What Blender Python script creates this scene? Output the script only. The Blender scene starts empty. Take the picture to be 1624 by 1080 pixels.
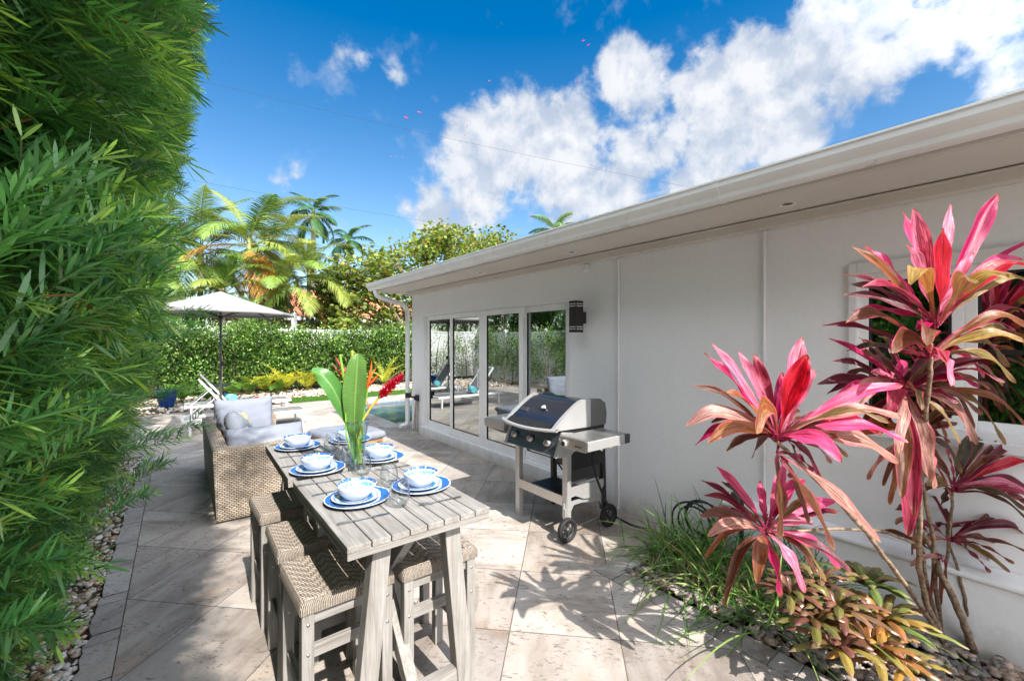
import bpy, math, random
import numpy as np
from mathutils import Vector, Matrix
random.seed(7); RNG = np.random.default_rng(11)
R = math.radians; PI = math.pi
col = bpy.context.scene.collection
YAW = R(38); SN, CS = math.sin(YAW), math.cos(YAW); FPX = 680.0; EYE = 1.65

def at(px, py, Z):
    """point seen at pixel px,py of the 1624 wide photo at forward distance Z metres"""
    t = (px-812)/FPX
    return Vector((Z*(SN+t*CS), Z*(CS-t*SN), EYE+(540-py)/FPX*Z))

# ------------------------------------------------------------------ objects
def tag(o, label=None, cat=None, group=None, kind=None):
    if label: o['label'] = label
    if cat: o['category'] = cat
    if group: o['group'] = group
    if kind: o['kind'] = kind
    return o

def thing(name, label, cat, loc=(0,0,0), rz=0, group=None):
    o = bpy.data.objects.new(name, None); col.objects.link(o)
    o.empty_display_size = .1
    o.location = loc; o.rotation_euler = (0,0,rz)
    return tag(o, label, cat, group)

def copy_tree(o, parent=None):
    c = o.copy(); col.objects.link(c); c.parent = parent
    for ch in list(o.children): copy_tree(ch, c)
    return c

class MB:
    def __init__(s): s.v=[]; s.f=[]; s.sm=[]
    def add(s, vs, fs, smooth=False, M=None):
        b=len(s.v)
        for p in vs:
            p=Vector(p)
            if M is not None: p=M@p
            s.v.append(p[:])
        for f in fs: s.f.append([i+b for i in f]); s.sm.append(smooth)
        return s
    def box(s, x0,x1,y0,y1,z0,z1, M=None):
        v=[(x0,y0,z0),(x1,y0,z0),(x1,y1,z0),(x0,y1,z0),(x0,y0,z1),(x1,y0,z1),(x1,y1,z1),(x0,y1,z1)]
        return s.add(v,[(0,3,2,1),(4,5,6,7),(0,1,5,4),(1,2,6,5),(2,3,7,6),(3,0,4,7)],False,M)
    def bar(s, a,b,w,h,up=(0,0,1)):
        a=Vector(a);b=Vector(b);d=(b-a).normalized();u=Vector(up)
        if abs(d.dot(u))>.98: u=Vector((0,1,0))
        r=d.cross(u).normalized();u=r.cross(d).normalized();v=[]
        for p in (a,b):
            for i,j in ((-1,-1),(1,-1),(1,1),(-1,1)): v.append(p+r*(i*w/2)+u*(j*h/2))
        return s.add(v,[(3,2,1,0),(4,5,6,7),(0,1,5,4),(1,2,6,5),(2,3,7,6),(3,0,4,7)])
    def tube(s, pts, r, n=10, caps=True, smooth=True):
        pts=[Vector(p) for p in pts]; N=len(pts)
        rs = r if isinstance(r,(list,tuple)) else [r]*N
        v=[]; prev=None
        for i,p in enumerate(pts):
            d=(pts[min(i+1,N-1)]-pts[max(i-1,0)]).normalized()
            if prev is None:
                u=Vector((0,0,1)) if abs(d.z)<.9 else Vector((1,0,0))
                a=d.cross(u).normalized()
            else: a=(prev-d*prev.dot(d)).normalized()
            prev=a; b=d.cross(a)
            for k in range(n):
                t=2*PI*k/n; v.append(p+(a*math.cos(t)+b*math.sin(t))*rs[i])
        f=[(i*n+k,i*n+(k+1)%n,(i+1)*n+(k+1)%n,(i+1)*n+k) for i in range(N-1) for k in range(n)]
        s.add(v,f,smooth)
        if caps:
            s.add(v[:n],[tuple(range(n))[::-1]]); s.add(v[-n:],[tuple(range(n))])
        return s
    def lathe(s, prof, n=32, M=None, smooth=True, flute=0, nf=16):
        v=[];m=len(prof)
        for (r,z) in prof:
            for k in range(n):
                t=2*PI*k/n; rr=r*(1+flute*math.cos(nf*t)); v.append((rr*math.cos(t),rr*math.sin(t),z))
        f=[(i*n+k,i*n+(k+1)%n,(i+1)*n+(k+1)%n,(i+1)*n+k) for i in range(m-1) for k in range(n)]
        return s.add(v,f,smooth,M)
    def prism(s, poly, a, b, axis='y', M=None, smooth=False):
        """poly of 2-D points (in the two other axes, in order) swept from a to b along axis"""
        def P(p,q):
            return {'x':(q,p[0],p[1]),'y':(p[0],q,p[1]),'z':(p[0],p[1],q)}[axis]
        n=len(poly); v=[P(p,a) for p in poly]+[P(p,b) for p in poly]
        f=[tuple(range(n)),tuple(range(2*n-1,n-1,-1))]
        s.add(v,f,False,M)
        return s.add(v,[(i,i+n,(i+1)%n+n,(i+1)%n) for i in range(n)],smooth,M)
    def grid(s, fn, nu, nv, smooth=True, M=None, closeu=False):
        v=[fn(i/(nu if closeu else nu-1), j/(nv-1)) for j in range(nv) for i in range(nu)]
        f=[]
        for j in range(nv-1):
            for i in range(nu if closeu else nu-1):
                a=j*nu+i; b=j*nu+(i+1)%nu; f.append((a,b,b+nu,a+nu))
        return s.add(v,f,smooth,M)
    def out(s, name, mat, parent=None, bevel=0, seg=2, subsurf=0, solid=0, fixn=False, **kw):
        me=bpy.data.meshes.new(name); me.from_pydata(s.v,[],s.f)
        me.polygons.foreach_set('use_smooth', s.sm); me.validate(); me.update()
        if fixn:
            import bmesh
            bm=bmesh.new(); bm.from_mesh(me); bmesh.ops.remove_doubles(bm,verts=bm.verts,dist=1e-5)
            bmesh.ops.recalc_face_normals(bm,faces=bm.faces); bm.to_mesh(me); bm.free()
        if mat: me.materials.append(mat)
        o=bpy.data.objects.new(name,me); col.objects.link(o); o.parent=parent
        if solid:
            m=o.modifiers.new('solid','SOLIDIFY'); m.thickness=solid; m.offset=0
        if bevel:
            m=o.modifiers.new('bevel','BEVEL'); m.width=bevel; m.segments=seg; m.limit_method='ANGLE'; m.angle_limit=R(35); m.harden_normals=False
        if subsurf:
            m=o.modifiers.new('sub','SUBSURF'); m.levels=subsurf; m.render_levels=subsurf
        return tag(o, **kw)

def np_mesh(name, V, F, mat, parent=None, C=None, U=None, smooth=False, **kw):
    """V (n,3), F (m,4) quads, C (n,3) colours, U (n,2)"""
    me=bpy.data.meshes.new(name); n=len(V); m=len(F); k=F.shape[1]
    me.vertices.add(n); me.vertices.foreach_set('co', np.ascontiguousarray(V,dtype=np.float32).ravel())
    me.loops.add(m*k); me.loops.foreach_set('vertex_index', np.ascontiguousarray(F,dtype=np.int32).ravel())
    me.polygons.add(m); me.polygons.foreach_set('loop_start', np.arange(0,m*k,k,dtype=np.int32))
    if smooth: me.polygons.foreach_set('use_smooth', np.ones(m,dtype=bool))
    if C is not None:
        a=me.attributes.new('Col','FLOAT_COLOR','POINT')
        a.data.foreach_set('color', np.hstack([C,np.ones((n,1))]).astype(np.float32).ravel())
    if U is not None:
        a=me.attributes.new('leafuv','FLOAT_VECTOR','POINT')
        a.data.foreach_set('vector', np.hstack([U,np.zeros((n,1))]).astype(np.float32).ravel())
    me.update(calc_edges=True)
    if mat: me.materials.append(mat)
    o=bpy.data.objects.new(name,me); col.objects.link(o); o.parent=parent
    return tag(o, **kw)

def unit(a): return a/np.maximum(np.linalg.norm(a,axis=-1,keepdims=True),1e-9)

def leaf_mesh(P, D, L, W, rows=((0,.2),(.4,1),(1,.05)), droop=0., fold=.15, Cl=None, up=None, curl=None):
    """many leaves at once; P,D (n,3); L,W (n,)  -> V,F,C"""
    n=len(P); D=unit(D)
    if up is None: up=np.tile([0,0,1.],(n,1))+RNG.normal(0,.35,(n,3))
    S=unit(np.cross(D,up)); Nn=unit(np.cross(S,D))
    Vs=[];k=len(rows)
    for t,w in rows:
        c=P+D*(L*t)[:,None]
        c=c-np.array([0,0,1.])*(np.asarray(droop)*L*t*t)[:,None] if np.ndim(droop) else c-np.array([0,0,1.])*(droop*L*t*t)[:,None]
        lift=Nn*(W*w*fold)[:,None]
        Vs+= [c+S*(W*w/2)[:,None]+lift, c-S*(W*w/2)[:,None]+lift*.4]
    V=np.stack(Vs,1).reshape(-1,3)
    base=(np.arange(n)*2*k)[:,None]
    F=np.concatenate([base+np.array([[2*i,2*i+1,2*i+3,2*i+2]]) for i in range(k-1)],1).reshape(-1,4)
    C=None if Cl is None else np.repeat(Cl,2*k,axis=0)
    return V,F,C

class Acc:
    def __init__(s): s.V=[];s.F=[];s.C=[];s.U=[];s.n=0
    def add(s,V,F,C=None,U=None):
        s.V.append(V); s.F.append(F+s.n); s.n+=len(V)
        if C is not None: s.C.append(C)
        if U is not None: s.U.append(U)
    def out(s,name,mat,parent=None,**kw):
        return np_mesh(name,np.concatenate(s.V),np.concatenate(s.F),mat,parent,
            np.concatenate(s.C) if s.C else None, np.concatenate(s.U) if s.U else None, **kw)

# ------------------------------------------------------------------ materials
class NT:
    def __init__(s,name):
        s.m=bpy.data.materials.new(name); s.m.use_nodes=True; s.t=s.m.node_tree; s.t.nodes.clear()
        s.o=s.t.nodes.new('ShaderNodeOutputMaterial')
    def n(s,ty,ins=None,**pr):
        x=s.t.nodes.new('ShaderNode'+ty)
        for k,v in pr.items(): setattr(x,k,v)
        for k,v in (ins or {}).items():
            if isinstance(v,bpy.types.NodeSocket): s.t.links.new(v,x.inputs[k])
            else:
                if isinstance(v,(tuple,list)) and len(v)==3 and x.inputs[k].type=='RGBA': v=(*v,1)
                x.inputs[k].default_value=v
        return x
    def math(s,op,a,b=0.,c=None,clamp=False):
        ins={0:a,1:b}
        if c is not None: ins[2]=c
        return s.n('Math',ins,operation=op,use_clamp=clamp).outputs[0]
    def vm(s,op,a,b=(0,0,0)): return s.n('VectorMath',{0:a,1:b},operation=op)
    def coord(s,k='Object'): return s.n('TexCoord').outputs[k]
    def noise(s,vec,scale,detail=4,rough=.55,out='Fac',dist=0.):
        return s.n('TexNoise',{'Vector':vec,'Scale':scale,'Detail':detail,'Roughness':rough,'Distortion':dist}).outputs[out]
    def mul(s,vec,v): return s.vm('MULTIPLY',vec,v).outputs[0]
    def ramp(s,fac,stops,interp='LINEAR'):
        r=s.n('ValToRGB',{'Fac':fac}); e=r.color_ramp.elements; r.color_ramp.interpolation=interp
        while len(e)<len(stops): e.new(.5)
        for i,(p,c) in enumerate(stops):
            e[i].position=p; e[i].color=(*c,1) if not isinstance(c,(int,float)) else (c,c,c,1)
        return r.outputs['Color']
    def mix(s,f,a,b,mode='MIX'):
        x=s.n('Mix',data_type='RGBA',blend_type=mode)
        for i,v in ((0,f),(6,a),(7,b)):
            if isinstance(v,bpy.types.NodeSocket): s.t.links.new(v,x.inputs[i])
            else: x.inputs[i].default_value=(*v,1) if isinstance(v,(tuple,list)) else v
        return x.outputs[2]
    def bump(s,h,st=.3,d=.01): return s.n('Bump',{'Height':h,'Strength':st,'Distance':d}).outputs[0]
    def pbr(s,c,rough=.6,metal=0.,normal=None,spec=.5,**kw):
        ins={'Base Color':c,'Roughness':rough,'Metallic':metal,'Specular IOR Level':spec}
        if normal is not None: ins['Normal']=normal
        ins.update(kw)
        b=s.n('BsdfPrincipled',ins).outputs[0]; return b
    def done(s,sh): s.t.links.new(sh,s.o.inputs['Surface']); return s.m

def plain(name,c,rough=.5,metal=0.,var=.06,scale=6,bump=.0,spec=.5,bscale=60,**kw):
    t=NT(name); p=t.coord()
    n=t.noise(p,scale,5)
    dk=tuple(x*(1-var*2) for x in c); lt=tuple(min(1,x*(1+var)) for x in c)
    cc=t.ramp(n,[(.3,dk),(.7,lt)])
    nm=t.bump(t.noise(p,bscale,4),bump,.004) if bump else None
    rr=t.ramp(t.noise(p,scale*2.3,3),[(.3,max(0,rough-.07)),(.7,min(1,rough+.09))])
    return t.done(t.pbr(cc,rr,metal,nm,spec,**kw))

def foliage(name,tr=.35,rough=.45,attr='Col',spec=.35,tc=(1.5,1.5,.75)):
    t=NT(name); c=t.n('Attribute',attribute_name=attr).outputs['Color']
    nv=t.noise(t.coord(),9,3); c=t.mix(1.,c,t.ramp(nv,[(.3,(.72,.74,.7)),(.7,(1.18,1.16,1.1))]),'MULTIPLY')
    a=t.pbr(c,rough,0,None,spec)
    c2=t.mix(1.,c,tc,'MULTIPLY')
    b=t.n('BsdfTranslucent',{'Color':c2}).outputs[0]
    return t.done(t.n('MixShader',{0:tr,1:a,2:b}).outputs[0])

def travertine(name, joints=True, tint=(1,1,1)):
    t=NT(name); p=t.coord(); q=.70710678
    u=t.vm('DOT_PRODUCT',p,(q,-q,0)).outputs['Value']; v=t.vm('DOT_PRODUCT',p,(q,q,0)).outputs['Value']
    if joints:
        cu=t.math('DIVIDE',t.math('ADD',u,.31),.615); cv=t.math('DIVIDE',t.math('SUBTRACT',v,2.42),.64)
    else:
        s=t.n('SeparateXYZ',{0:p}); cu=t.math('DIVIDE',s.outputs[0],40.); cv=t.math('DIVIDE',s.outputs[1],.46)
    fu=t.math('FLOOR',cu); fv=t.math('FLOOR',cv)
    wn=t.n('TexWhiteNoise',{'Vector':t.n('CombineXYZ',{0:fu,1:fv}).outputs[0]}); rnd=wn.outputs['Value']
    off=t.n('CombineXYZ',{2:t.math('MULTIPLY',rnd,37.)}).outputs[0]
    pa=t.n('CombineXYZ',{0:u,1:v}).outputs[0]
    va=t.vm('ADD',t.mul(pa,(1.0,3.0,1)),off).outputs[0]; vb=t.vm('ADD',t.mul(pa,(3.0,1.0,1)),off).outputs[0]
    sel=t.math('GREATER_THAN',rnd,.5)
    na=t.noise(va,1.7,9,.68,dist=.55); nb=t.noise(vb,1.7,9,.68,dist=.55)
    vein=t.math('ADD',t.math('MULTIPLY',na,sel),t.math('MULTIPLY',nb,t.math('SUBTRACT',1.,sel)))
    big=t.noise(t.vm('ADD',p,off).outputs[0],1.3,6,.6)
    f=t.math('ADD',t.math('MULTIPLY',vein,.62),t.math('MULTIPLY',big,.38))
    c=t.ramp(f,[(.30,(.19,.16,.14)),(.41,(.31,.27,.24)),(.51,(.44,.405,.37)),(.64,(.51,.49,.465))])
    # rusty stains, per tile value
    st=t.ramp(t.noise(p,2.3,5,.6),[(.60,0.),(.72,1.)])
    c=t.mix(t.math('MULTIPLY',st,.35),c,(.47,.29,.15))
    tv=t.ramp(rnd,[(0.,(.76,.75,.76)),(.5,(.97,.93,.90)),(1.,(1.08,1.09,1.1))])
    c=t.mix(1.,c,tv,'MULTIPLY'); c=t.mix(1.,c,tint,'MULTIPLY')
    # pits
    vv=t.vm('ADD',t.mul(pa,(16,34,20)),off).outputs[0]
    pn=t.noise(vv,1.7,5,.7); pit=t.ramp(pn,[(.565,0.),(.61,1.)])
    pn2=t.ramp(t.noise(p,5,2),[(.40,0.),(.55,1.)]); pit=t.math('MULTIPLY',pit,pn2)
    c=t.mix(t.math('MULTIPLY',pit,.7),c,(.13,.10,.08))
    fine=t.noise(p,160,3); c=t.mix(.25,c,t.ramp(fine,[(.3,(.55,.5,.45)),(.7,(1.3,1.3,1.3))]),'MULTIPLY')
    h=t.math('SUBTRACT',t.math('MULTIPLY',fine,.15),t.math('MULTIPLY',pit,.8))
    du=t.math('MULTIPLY',t.math('PINGPONG',cu,.5),.615); dv=t.math('MULTIPLY',t.math('PINGPONG',cv,.5),.64 if joints else .46)
    d=t.math('MINIMUM',du,dv) if joints else dv
    wob=t.math('MULTIPLY',t.math('SUBTRACT',t.noise(p,22,3),.5),.005)
    j=t.math('LESS_THAN',t.math('ADD',d,wob),.0034)
    c=t.mix(t.math('MULTIPLY',j,.82),c,(.085,.07,.055))
    h=t.math('SUBTRACT',h,t.math('MULTIPLY',j,1.2))
    return t.done(t.pbr(c,t.ramp(f,[(.3,.55),(.7,.75)]),0,t.bump(h,.35,.004),.35))

def wood(name, axis, light=(.36,.35,.335), dark=(.16,.145,.13)):
    t=NT(name); p=t.coord(); g=[34.,34.,34.]; g[axis]=1.8
    oi=t.n('ObjectInfo').outputs['Random']
    p2=t.vm('ADD',p,t.n('CombineXYZ',{0:t.math('MULTIPLY',oi,9.),1:t.math('MULTIPLY',oi,5.)}).outputs[0]).outputs[0]
    n=t.noise(t.mul(p2,tuple(g)),1.5,7,.65,dist=.4); n2=t.noise(p2,5,4)
    g2=[150.,150.,150.]; g2[axis]=5.; n3=t.noise(t.mul(p2,tuple(g2)),1.2,4,.7)
    f=t.math('ADD',t.math('ADD',t.math('MULTIPLY',n,.5),t.math('MULTIPLY',n2,.2)),t.math('MULTIPLY',n3,.3))
    c=t.ramp(f,[(.36,dark),(.5,tuple((a+b)*.52 for a,b in zip(light,dark))),(.62,light)])
    return t.done(t.pbr(c,.72,0,t.bump(f,.45,.003),.3))

def wicker(name):
    t=NT(name); p=t.coord(); s=t.n('SeparateXYZ',{0:p}); nrm=t.n('SeparateXYZ',{0:t.coord('Normal')})
    hx=t.math('ADD',s.outputs[0],s.outputs[1])
    top=t.math('GREATER_THAN',t.math('ABSOLUTE',nrm.outputs[2]),.7)
    vy=t.math('ADD',t.math('MULTIPLY',top,s.outputs[1]),t.math('MULTIPLY',t.math('SUBTRACT',1.,top),s.outputs[2]))
    vx=t.math('ADD',t.math('MULTIPLY',top,s.outputs[0]),t.math('MULTIPLY',t.math('SUBTRACT',1.,top),hx))
    wob=t.math('MULTIPLY',t.noise(p,30,3),.004)
    v=t.n('CombineXYZ',{0:vx,1:t.math('ADD',vy,wob)}).outputs[0]
    b=t.n('TexBrick',{'Vector':v,'Color1':(.42,.335,.25,1),'Color2':(.60,.52,.42,1),'Mortar':(.045,.033,.025,1),'Scale':1.,
        'Mortar Size':.0034,'Mortar Smooth':.6,'Bias':.1,'Brick Width':.036,'Row Height':.0165},offset=.5)
    n=t.noise(t.mul(p,(40,40,140)),1,4); c=t.mix(.6,b.outputs['Color'],t.ramp(n,[(.3,(.45,.42,.4)),(.7,(1.2,1.2,1.2))]),'MULTIPLY')
    # arch of each strand
    ph=t.math('PINGPONG',t.math('DIVIDE',vx,.015),1.)
    h=t.math('ADD',t.math('MULTIPLY',t.math('SUBTRACT',1.,b.outputs['Fac']),1.),t.math('MULTIPLY',ph,.4))
    return t.done(t.pbr(c,.55,0,t.bump(h,.8,.005),.4))

def seat_weave(name):
    t=NT(name); p=t.coord(); s=t.n('SeparateXYZ',{0:p}); w=.0125
    x=t.math('DIVIDE',t.math('ABSOLUTE',t.math('ADD',s.outputs[0],.0)),w); y=t.math('DIVIDE',t.math('ADD',s.outputs[1],3.),w)
    xa=t.math('DIVIDE',t.math('ADD',s.outputs[0],3.),w)
    fx=t.math('FLOOR',xa); fy=t.math('FLOOR',y)
    mir=t.math('PINGPONG',fx,7.)
    k=t.math('MODULO',t.math('ADD',mir,fy),4.)
    over=t.math('LESS_THAN',k,1.9)
    rx=t.math('PINGPONG',xa,.5); ry=t.math('PINGPONG',y,.5)
    hx=t.math('MULTIPLY',ry,2.); hy=t.math('MULTIPLY',rx,2.)
    h=t.math('ADD',t.math('MULTIPLY',over,hx),t.math('MULTIPLY',t.math('SUBTRACT',1.,over),t.math('MULTIPLY',hy,.75)))
    nz=t.n('SeparateXYZ',{0:t.coord('Normal')}).outputs[2]; top=t.math('GREATER_THAN',nz,.75)
    hs=t.math('MULTIPLY',t.math('PINGPONG',t.math('DIVIDE',t.math('ADD',s.outputs[0],t.math('ADD',s.outputs[1],5.)),.0065),.5),2.)
    h=t.math('ADD',t.math('MULTIPLY',top,h),t.math('MULTIPLY',t.math('SUBTRACT',1.,top),hs))
    n=t.noise(t.mul(p,(90,90,90)),1,3)
    c=t.ramp(h,[(.0,(.06,.045,.035)),(.3,(.34,.285,.235)),(.8,(.62,.56,.49))])
    c=t.mix(t.math('MULTIPLY',t.math('SUBTRACT',1.,over),t.math('MULTIPLY',top,.45)),c,(.22,.17,.13))
    c=t.mix(.6,c,t.ramp(n,[(.3,(.6,.58,.55)),(.7,(1.25,1.22,1.2))]),'MULTIPLY')
    return t.done(t.pbr(c,.6,0,t.bump(h,.9,.006),.35))

def glass(name,c=(1,1,1),rough=0.,ior=1.45):
    t=NT(name)
    g=t.n('BsdfGlossy',{'Color':(1,1,1,1),'Roughness':.02}).outputs[0]; tr=t.n('BsdfTransparent',{'Color':(*c,1)}).outputs[0]
    lw=t.n('LayerWeight',{'Blend':.5}).outputs['Facing']
    f=t.math('ADD',.045,t.math('MULTIPLY',t.math('POWER',lw,3.),.75),clamp=True)
    tr=t.n('BsdfTransparent',{'Color':t.ramp(lw,[(.35,c),(.95,tuple(x*.80 for x in c))])}).outputs[0]
    return t.done(t.n('MixShader',{0:f,1:tr,2:g}).outputs[0])

def window_glass(name,tint,refl):
    t=NT(name); p=t.coord()
    nm=t.bump(t.noise(p,.9,2),.03,.02)
    g=t.n('BsdfGlossy',{'Color':(.86,.9,.9,1),'Roughness':.006,'Normal':nm}).outputs[0]
    tr=t.n('BsdfTransparent',{'Color':(*tint,1)}).outputs[0]
    return t.done(t.n('MixShader',{0:refl,1:tr,2:g}).outputs[0])

def crockery(name, kind):
    t=NT(name); p=t.coord(); s=t.n('SeparateXYZ',{0:p})
    r=t.math('SQRT',t.math('ADD',t.math('MULTIPLY',s.outputs[0],s.outputs[0]),t.math('MULTIPLY',s.outputs[1],s.outputs[1])))
    ang=t.math('ARCTAN2',s.outputs[1],s.outputs[0])
    white=(.72,.75,.81); blue=(.025,.13,.42); lb=(.14,.40,.64)
    n=t.noise(p,38,5,.6)
    fr=t.math('ADD',r,t.math('MULTIPLY',t.math('SUBTRACT',n,.5),.018))
    if kind=='plate':
        c=t.ramp(fr,[(0,lb),(.085,lb),(.088,white),(.098,white),(.101,blue),(.138,blue),(.1385,white),(.2,white)])
    elif kind=='salad':
        tooth=t.math('MULTIPLY',t.math('ABSOLUTE',t.math('SINE',t.math('MULTIPLY',ang,18.))),.010)
        fr2=t.math('ADD',fr,tooth)
        c=t.ramp(fr2,[(0,white),(.058,white),(.060,blue),(.078,(.05,.22,.52)),(.084,lb),(.086,white),(.096,white),(.098,blue),(.104,blue),(.106,white),(.2,white)])
    else:
        # only the inside of the bowl is painted: the outside normal points away from the axis
        nn=t.coord('Normal'); rad=t.vm('DOT_PRODUCT',nn,t.vm('NORMALIZE',t.mul(p,(1,1,0))).outputs[0]).outputs['Value']
        ins=t.math('LESS_THAN',rad,.2)
        z=t.math('ADD',s.outputs[2],t.math('MULTIPLY',t.math('SUBTRACT',n,.5),.012))
        dash=t.math('GREATER_THAN',t.noise(t.n('CombineXYZ',{0:t.math('MULTIPLY',ang,11.),1:t.math('MULTIPLY',s.outputs[2],60.)}).outputs[0],1.2,2),.40)
        band=t.ramp(z,[(0,blue),(.012,blue),(.014,white),(.024,white),(.028,lb),(.043,(.07,.27,.55)),(.046,white),(.051,white),(.053,blue),(.066,blue),(.0685,white),(1,white)],'CONSTANT')
        c=t.mix(t.math('MULTIPLY',ins,t.math('MULTIPLY',dash,1.)),white,band)
    wear=t.noise(p,90,3); c=t.mix(.3,c,t.ramp(wear,[(.35,(.8,.85,.9)),(.6,(1.1,1.1,1.1))]),'MULTIPLY')
    return t.done(t.pbr(c,.22,0,t.bump(t.noise(p,25,3),.12,.004),.5))

def cordyline_mat():
    t=NT('cordyline_leaf'); c=t.n('Attribute',attribute_name='Col').outputs['Color']
    uv=t.n('Attribute',attribute_name='leafuv').outputs['Vector']; s=t.n('SeparateXYZ',{0:uv})
    au=t.math('ABSOLUTE',t.math('SUBTRACT',s.outputs[0],t.math('FLOOR',s.outputs[0])))   # 0..1 across
    au=t.math('MULTIPLY',t.math('ABSOLUTE',t.math('SUBTRACT',au,.5)),2.)                 # 0 mid .. 1 rim
    sv=t.mul(uv,(5.5,2.6,1)); n=t.noise(sv,1.7,7,.66,dist=1.2); fine=t.noise(t.mul(uv,(30.,1.6,1)),1.5,4); n=t.math('ADD',t.math('MULTIPLY',n,.9),t.math('MULTIPLY',fine,.1))
    st=t.ramp(n,[(.38,(.20,.20,.16)),(.46,(.62,.52,.50)),(.54,(1.1,1.05,1.)),(.63,(1.35,2.2,1.7))])
    c1=t.mix(.8,c,st,'MULTIPLY')
    mid=t.math('LESS_THAN',au,.05); c1=t.mix(t.math('MULTIPLY',mid,.6),c1,(.22,.015,.05))
    rim=t.ramp(t.math('ADD',au,t.math('MULTIPLY',t.math('SUBTRACT',t.noise(t.mul(uv,(5,7,1)),1.5,3),.5),.35)),[(.78,0.),(.94,1.)])
    c1=t.mix(t.math('MULTIPLY',rim,.75),c1,t.mix(.55,c,(.80,.06,.20)))
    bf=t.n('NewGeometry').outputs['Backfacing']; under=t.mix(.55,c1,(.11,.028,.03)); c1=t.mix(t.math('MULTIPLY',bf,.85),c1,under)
    # browned tips
    vv=t.math('SUBTRACT',s.outputs[1],t.math('MULTIPLY',t.math('FLOOR',t.math('DIVIDE',s.outputs[1],2.)),2.))
    tip=t.ramp(t.math('ADD',vv,t.math('MULTIPLY',t.math('SUBTRACT',n,.5),.5)),[(.90,0.),(1.02,1.)])
    c1=t.mix(t.math('MULTIPLY',tip,.55),c1,(.42,.22,.09))
    nm=t.bump(t.noise(t.mul(uv,(26,2,1)),1.6,4),.35,.004)
    a=t.pbr(c1,.3,0,nm,.5)
    b=t.n('BsdfTranslucent',{'Color':t.mix(1.,c1,(1.5,1.05,.9),'MULTIPLY')}).outputs[0]
    return t.done(t.n('MixShader',{0:.38,1:a,2:b}).outputs[0])

M={}
M['trav']=travertine('travertine_tiles'); M['trav_kerb']=travertine('travertine_kerb',False,(.93,.95,1.0))
for i,a in enumerate('xyz'): M['wood_'+a]=wood('weathered_wood_'+a,i)
M['wicker']=wicker('wicker'); M['seat']=seat_weave('woven_seat')
M['cush']=plain('cushion_fabric',(.235,.26,.32),.75,0,.05,5,.15,.25,350)
M['pilA']=None
def stucco():
    t=NT('painted_stucco'); p=t.coord(); a=t.noise(p,1.1,6,.6); b=t.noise(p,26,6,.7); c=t.ramp(a,[(.3,(.83,.835,.85)),(.7,(.87,.875,.885))])
    c=t.mix(.14,c,t.ramp(b,[(.35,(.80,.79,.78)),(.6,(1.05,1.05,1.05))]),'MULTIPLY')
    z=t.n('SeparateXYZ',{0:p}).outputs[2]; s=t.ramp(t.math('ADD',z,t.math('MULTIPLY',t.math('SUBTRACT',t.noise(t.mul(p,(1,1,.5)),7,5,.7),.5),.35)),[(.0,.55),(.16,0.)])
    c=t.mix(s,c,(.46,.41,.34)); st=t.ramp(t.noise(t.mul(p,(1,7,.35)),1.6,5,.65),[(.56,0.),(.74,.05)]); c=t.mix(st,c,(.50,.47,.43))
    h=t.math('ADD',t.math('MULTIPLY',a,1.5),t.math('MULTIPLY',b,.4)); return t.done(t.pbr(c,.85,0,t.bump(h,.28,.012),.25))
M['wall']=stucco()
M['white']=plain('white_paint',(.78,.78,.78),.45,0,.03,3,.05,.4,30)
M['soffit']=plain('soffit_paint',(.66,.625,.585),.7,0,.03,2,.08,.3,30)
M['alu']=plain('white_aluminium',(.86,.865,.87),.32,0,.03,3,.03,.5,20)
M['black']=plain('black_metal',(.022,.022,.024),.42,.2,.1,9,.05)
M['rubber']=plain('rubber',(.018,.018,.02),.7,0,.15,12,.2)
M['dark']=plain('dark_grey_metal',(.085,.085,.09),.45,.5,.1,6,.04)
M['steel']=plain('stainless',(.50,.48,.46),.3,.95,.02,3,.0)
M['castsilver']=plain('silver_paint',(.50,.50,.50),.4,.45,.02,4,.06,.5,140)
M['enamel']=plain('blue_black_enamel',(.018,.022,.034),.14,0,.1,4,.0,.6)
M['chrome']=plain('chrome',(.42,.42,.44),.22,1.,.02,5)
M['canvas']=plain('canopy_fabric',(.29,.285,.28),.85,0,.04,3,.1,.2,200)
M['sling']=plain('sling_mesh',(.20,.195,.19),.7,0,.08,4,.3,.2,300)
M['cable']=plain('cable',(.02,.02,.02),.6)
M['glass']=glass('clear_glass',(.975,.985,.985)); M['vglass']=glass('vase_glass',(.90,.94,.935))
M['door_glass']=window_glass('door_glass',(.28,.34,.33),.48); M['win_glass']=window_glass('window_glass',(.25,.33,.33),.30)
M['plate']=crockery('blue_plate','plate'); M['salad']=crockery('blue_salad_plate','salad'); M['bowl']=crockery('blue_bowl','bowl')
M['leaf']=foliage('leaves',.35); M['leafdk']=foliage('glossy_leaves',.2,.35,'Col',.5)
M['needle']=foliage('podocarpus_leaves',.36,.30,'Col',.65,(1.15,1.35,.75))
M['cord']=cordyline_mat()
M['slot']=plain('frosted_slot',(.55,.55,.53),.4)
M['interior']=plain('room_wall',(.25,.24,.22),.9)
M['bark']=None

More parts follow.
